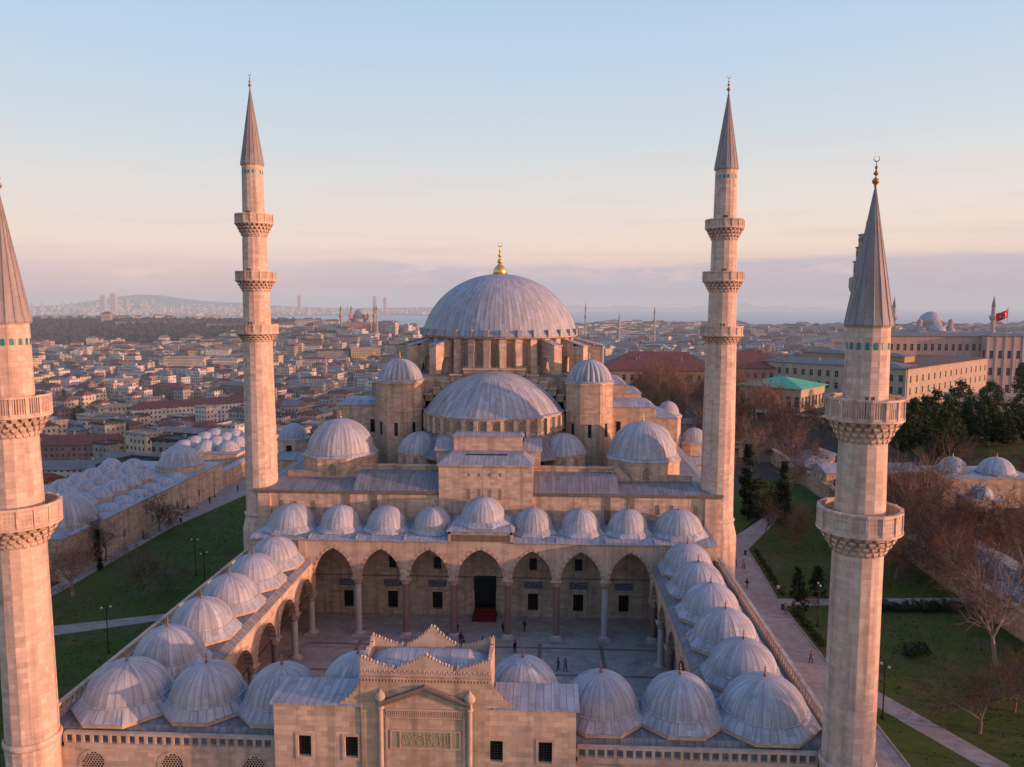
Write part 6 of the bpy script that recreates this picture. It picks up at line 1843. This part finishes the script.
sd = Vector((sin(SUN_AZ)*cos(SUN_EL), cos(SUN_AZ)*cos(SUN_EL), sin(SUN_EL)))
so.rotation_euler = (-sd).to_track_quat('-Z', 'Y').to_euler(); so.location = (120, -30, 90)
w = bpy.data.worlds.new('World'); scene.world = w; w.use_nodes = True
nt = w.node_tree; nt.nodes.clear(); n = N(nt)
tc = n('ShaderNodeTexCoord').outputs['Generated']
sky = n('ShaderNodeTexSky', sky_type='NISHITA'); sky.sun_disc = False; sky.sun_elevation = SUN_EL; sky.sun_rotation = SUN_AZ; sky.altitude = 100
sky.air_density = 1.2; sky.dust_density = 2.0; sky.ozone_density = 1.5
sp = n('ShaderNodeSeparateXYZ', {0: tc})
el = sp.outputs[2]
def L(r, g, b): 
    f = lambda c: (c/255/12.92 if c/255 <= .04045 else ((c/255+.055)/1.055)**2.4)
    return (f(r), f(g), f(b))
def S_(e): return max(0, min(1, (sin(radians(e))+.1)/.9))
ev = n.maprange(el, -.1, .8, 0, 1)
left = n.ramp(ev, [(0, L(180,160,165)), (S_(-.3), L(204,178,182)), (S_(1.0), L(214,184,186)), (S_(2.4), L(226,199,193)), (S_(4.2), L(235,214,202)), (S_(7), L(224,214,209)), (S_(11), L(203,212,218)), (S_(16), L(186,205,224)), (S_(22), L(172,196,226)), (S_(45), L(116,158,218)), (1, L(88,136,206))])
right = n.ramp(ev, [(0, L(180,160,165)), (S_(-.3), L(186,172,180)), (S_(1.0), L(198,176,182)), (S_(2.4), L(214,188,186)), (S_(4.2), L(238,216,198)), (S_(7), L(230,218,210)), (S_(11), L(209,214,218)), (S_(16), L(190,207,224)), (S_(22), L(174,197,226)), (S_(45), L(116,158,218)), (1, L(88,136,206))])
lr = n.maprange(sp.outputs[0], -.45, .45, 0, 1)
grad = n.mix(lr, left, right)
# low haze bank with a ragged top, a few thin streaks above it
nv = n.noise(n.scale(tc, (5, 5, 38)), 1.0, 5, .55)
nv2 = n.noise(n.scale(tc, (3.5, 3.5, 9)), 1.0, 4, .5)
top = n.math('ADD', n.math('MULTIPLY', n.math('SUBTRACT', nv, .5), .022), n.math('ADD', .052, n.math('MULTIPLY', n.math('SUBTRACT', nv2, .5), .05)))
bank = n.maprange(n.math('SUBTRACT', top, el), -.002, .006, 0, 1)
bank = n.math('MULTIPLY', bank, n.maprange(sp.outputs[0], -.42, -.12, .15, .8))
bank = n.math('MULTIPLY', bank, n.maprange(nv, .3, .62, .72, 1.0))
grad = n.mix(bank, grad, n.mix(n.maprange(el, .0, .05, 0, 1), L(176,173,187), L(184,179,193)))
puff = n.noise(n.scale(tc, (9, 9, 30)), 1.0, 5, .6)
pm = n.math('MULTIPLY', n.maprange(puff, .52, .68, 0, .7), n.math('MULTIPLY', n.maprange(el, .012, .03, 0, 1), n.maprange(el, .075, .045, 0, 1)))
grad = n.mix(pm, grad, L(236,206,200))
wisp = n.noise(n.scale(tc, (3, 3, 40)), 1.0, 4, .6)
grad = n.mix(n.math('MULTIPLY', n.maprange(wisp, .52, .75, 0, .55), n.maprange(el, .06, .3, 1, 0)), grad, L(214,194,196))
sk = n('ShaderNodeVectorMath', {0: sky.outputs[0], 1: (.12,.12,.12)}, operation='MULTIPLY').outputs[0]
final = n.mix(.1, grad, sk)
# warm glow of the low sun, well outside the picture to the right
dt = n('ShaderNodeVectorMath', {0: tc, 1: tuple(sd)}, operation='DOT_PRODUCT').outputs['Value']
gl = n.math('POWER', n.math('MAXIMUM', dt, 0.0), 6.0)
final = n.mix(gl, final, (3.2, 1.45, .82))
bg = n('ShaderNodeBackground', {'Color': final, 'Strength': 1.17})
wo = n('ShaderNodeOutputWorld'); nt.links.new(bg.outputs[0], wo.inputs[0])
scene.view_settings.view_transform = 'Standard'; scene.view_settings.look = 'None'; scene.view_settings.exposure = 0; scene.view_settings.gamma = 1
scene.render.engine = 'CYCLES'
scene.cycles.max_bounces = 5; scene.cycles.diffuse_bounces = 4; scene.cycles.glossy_bounces = 2; scene.cycles.transparent_max_bounces = 8; scene.cycles.volume_bounces = 0
scene.cycles.use_denoising = True
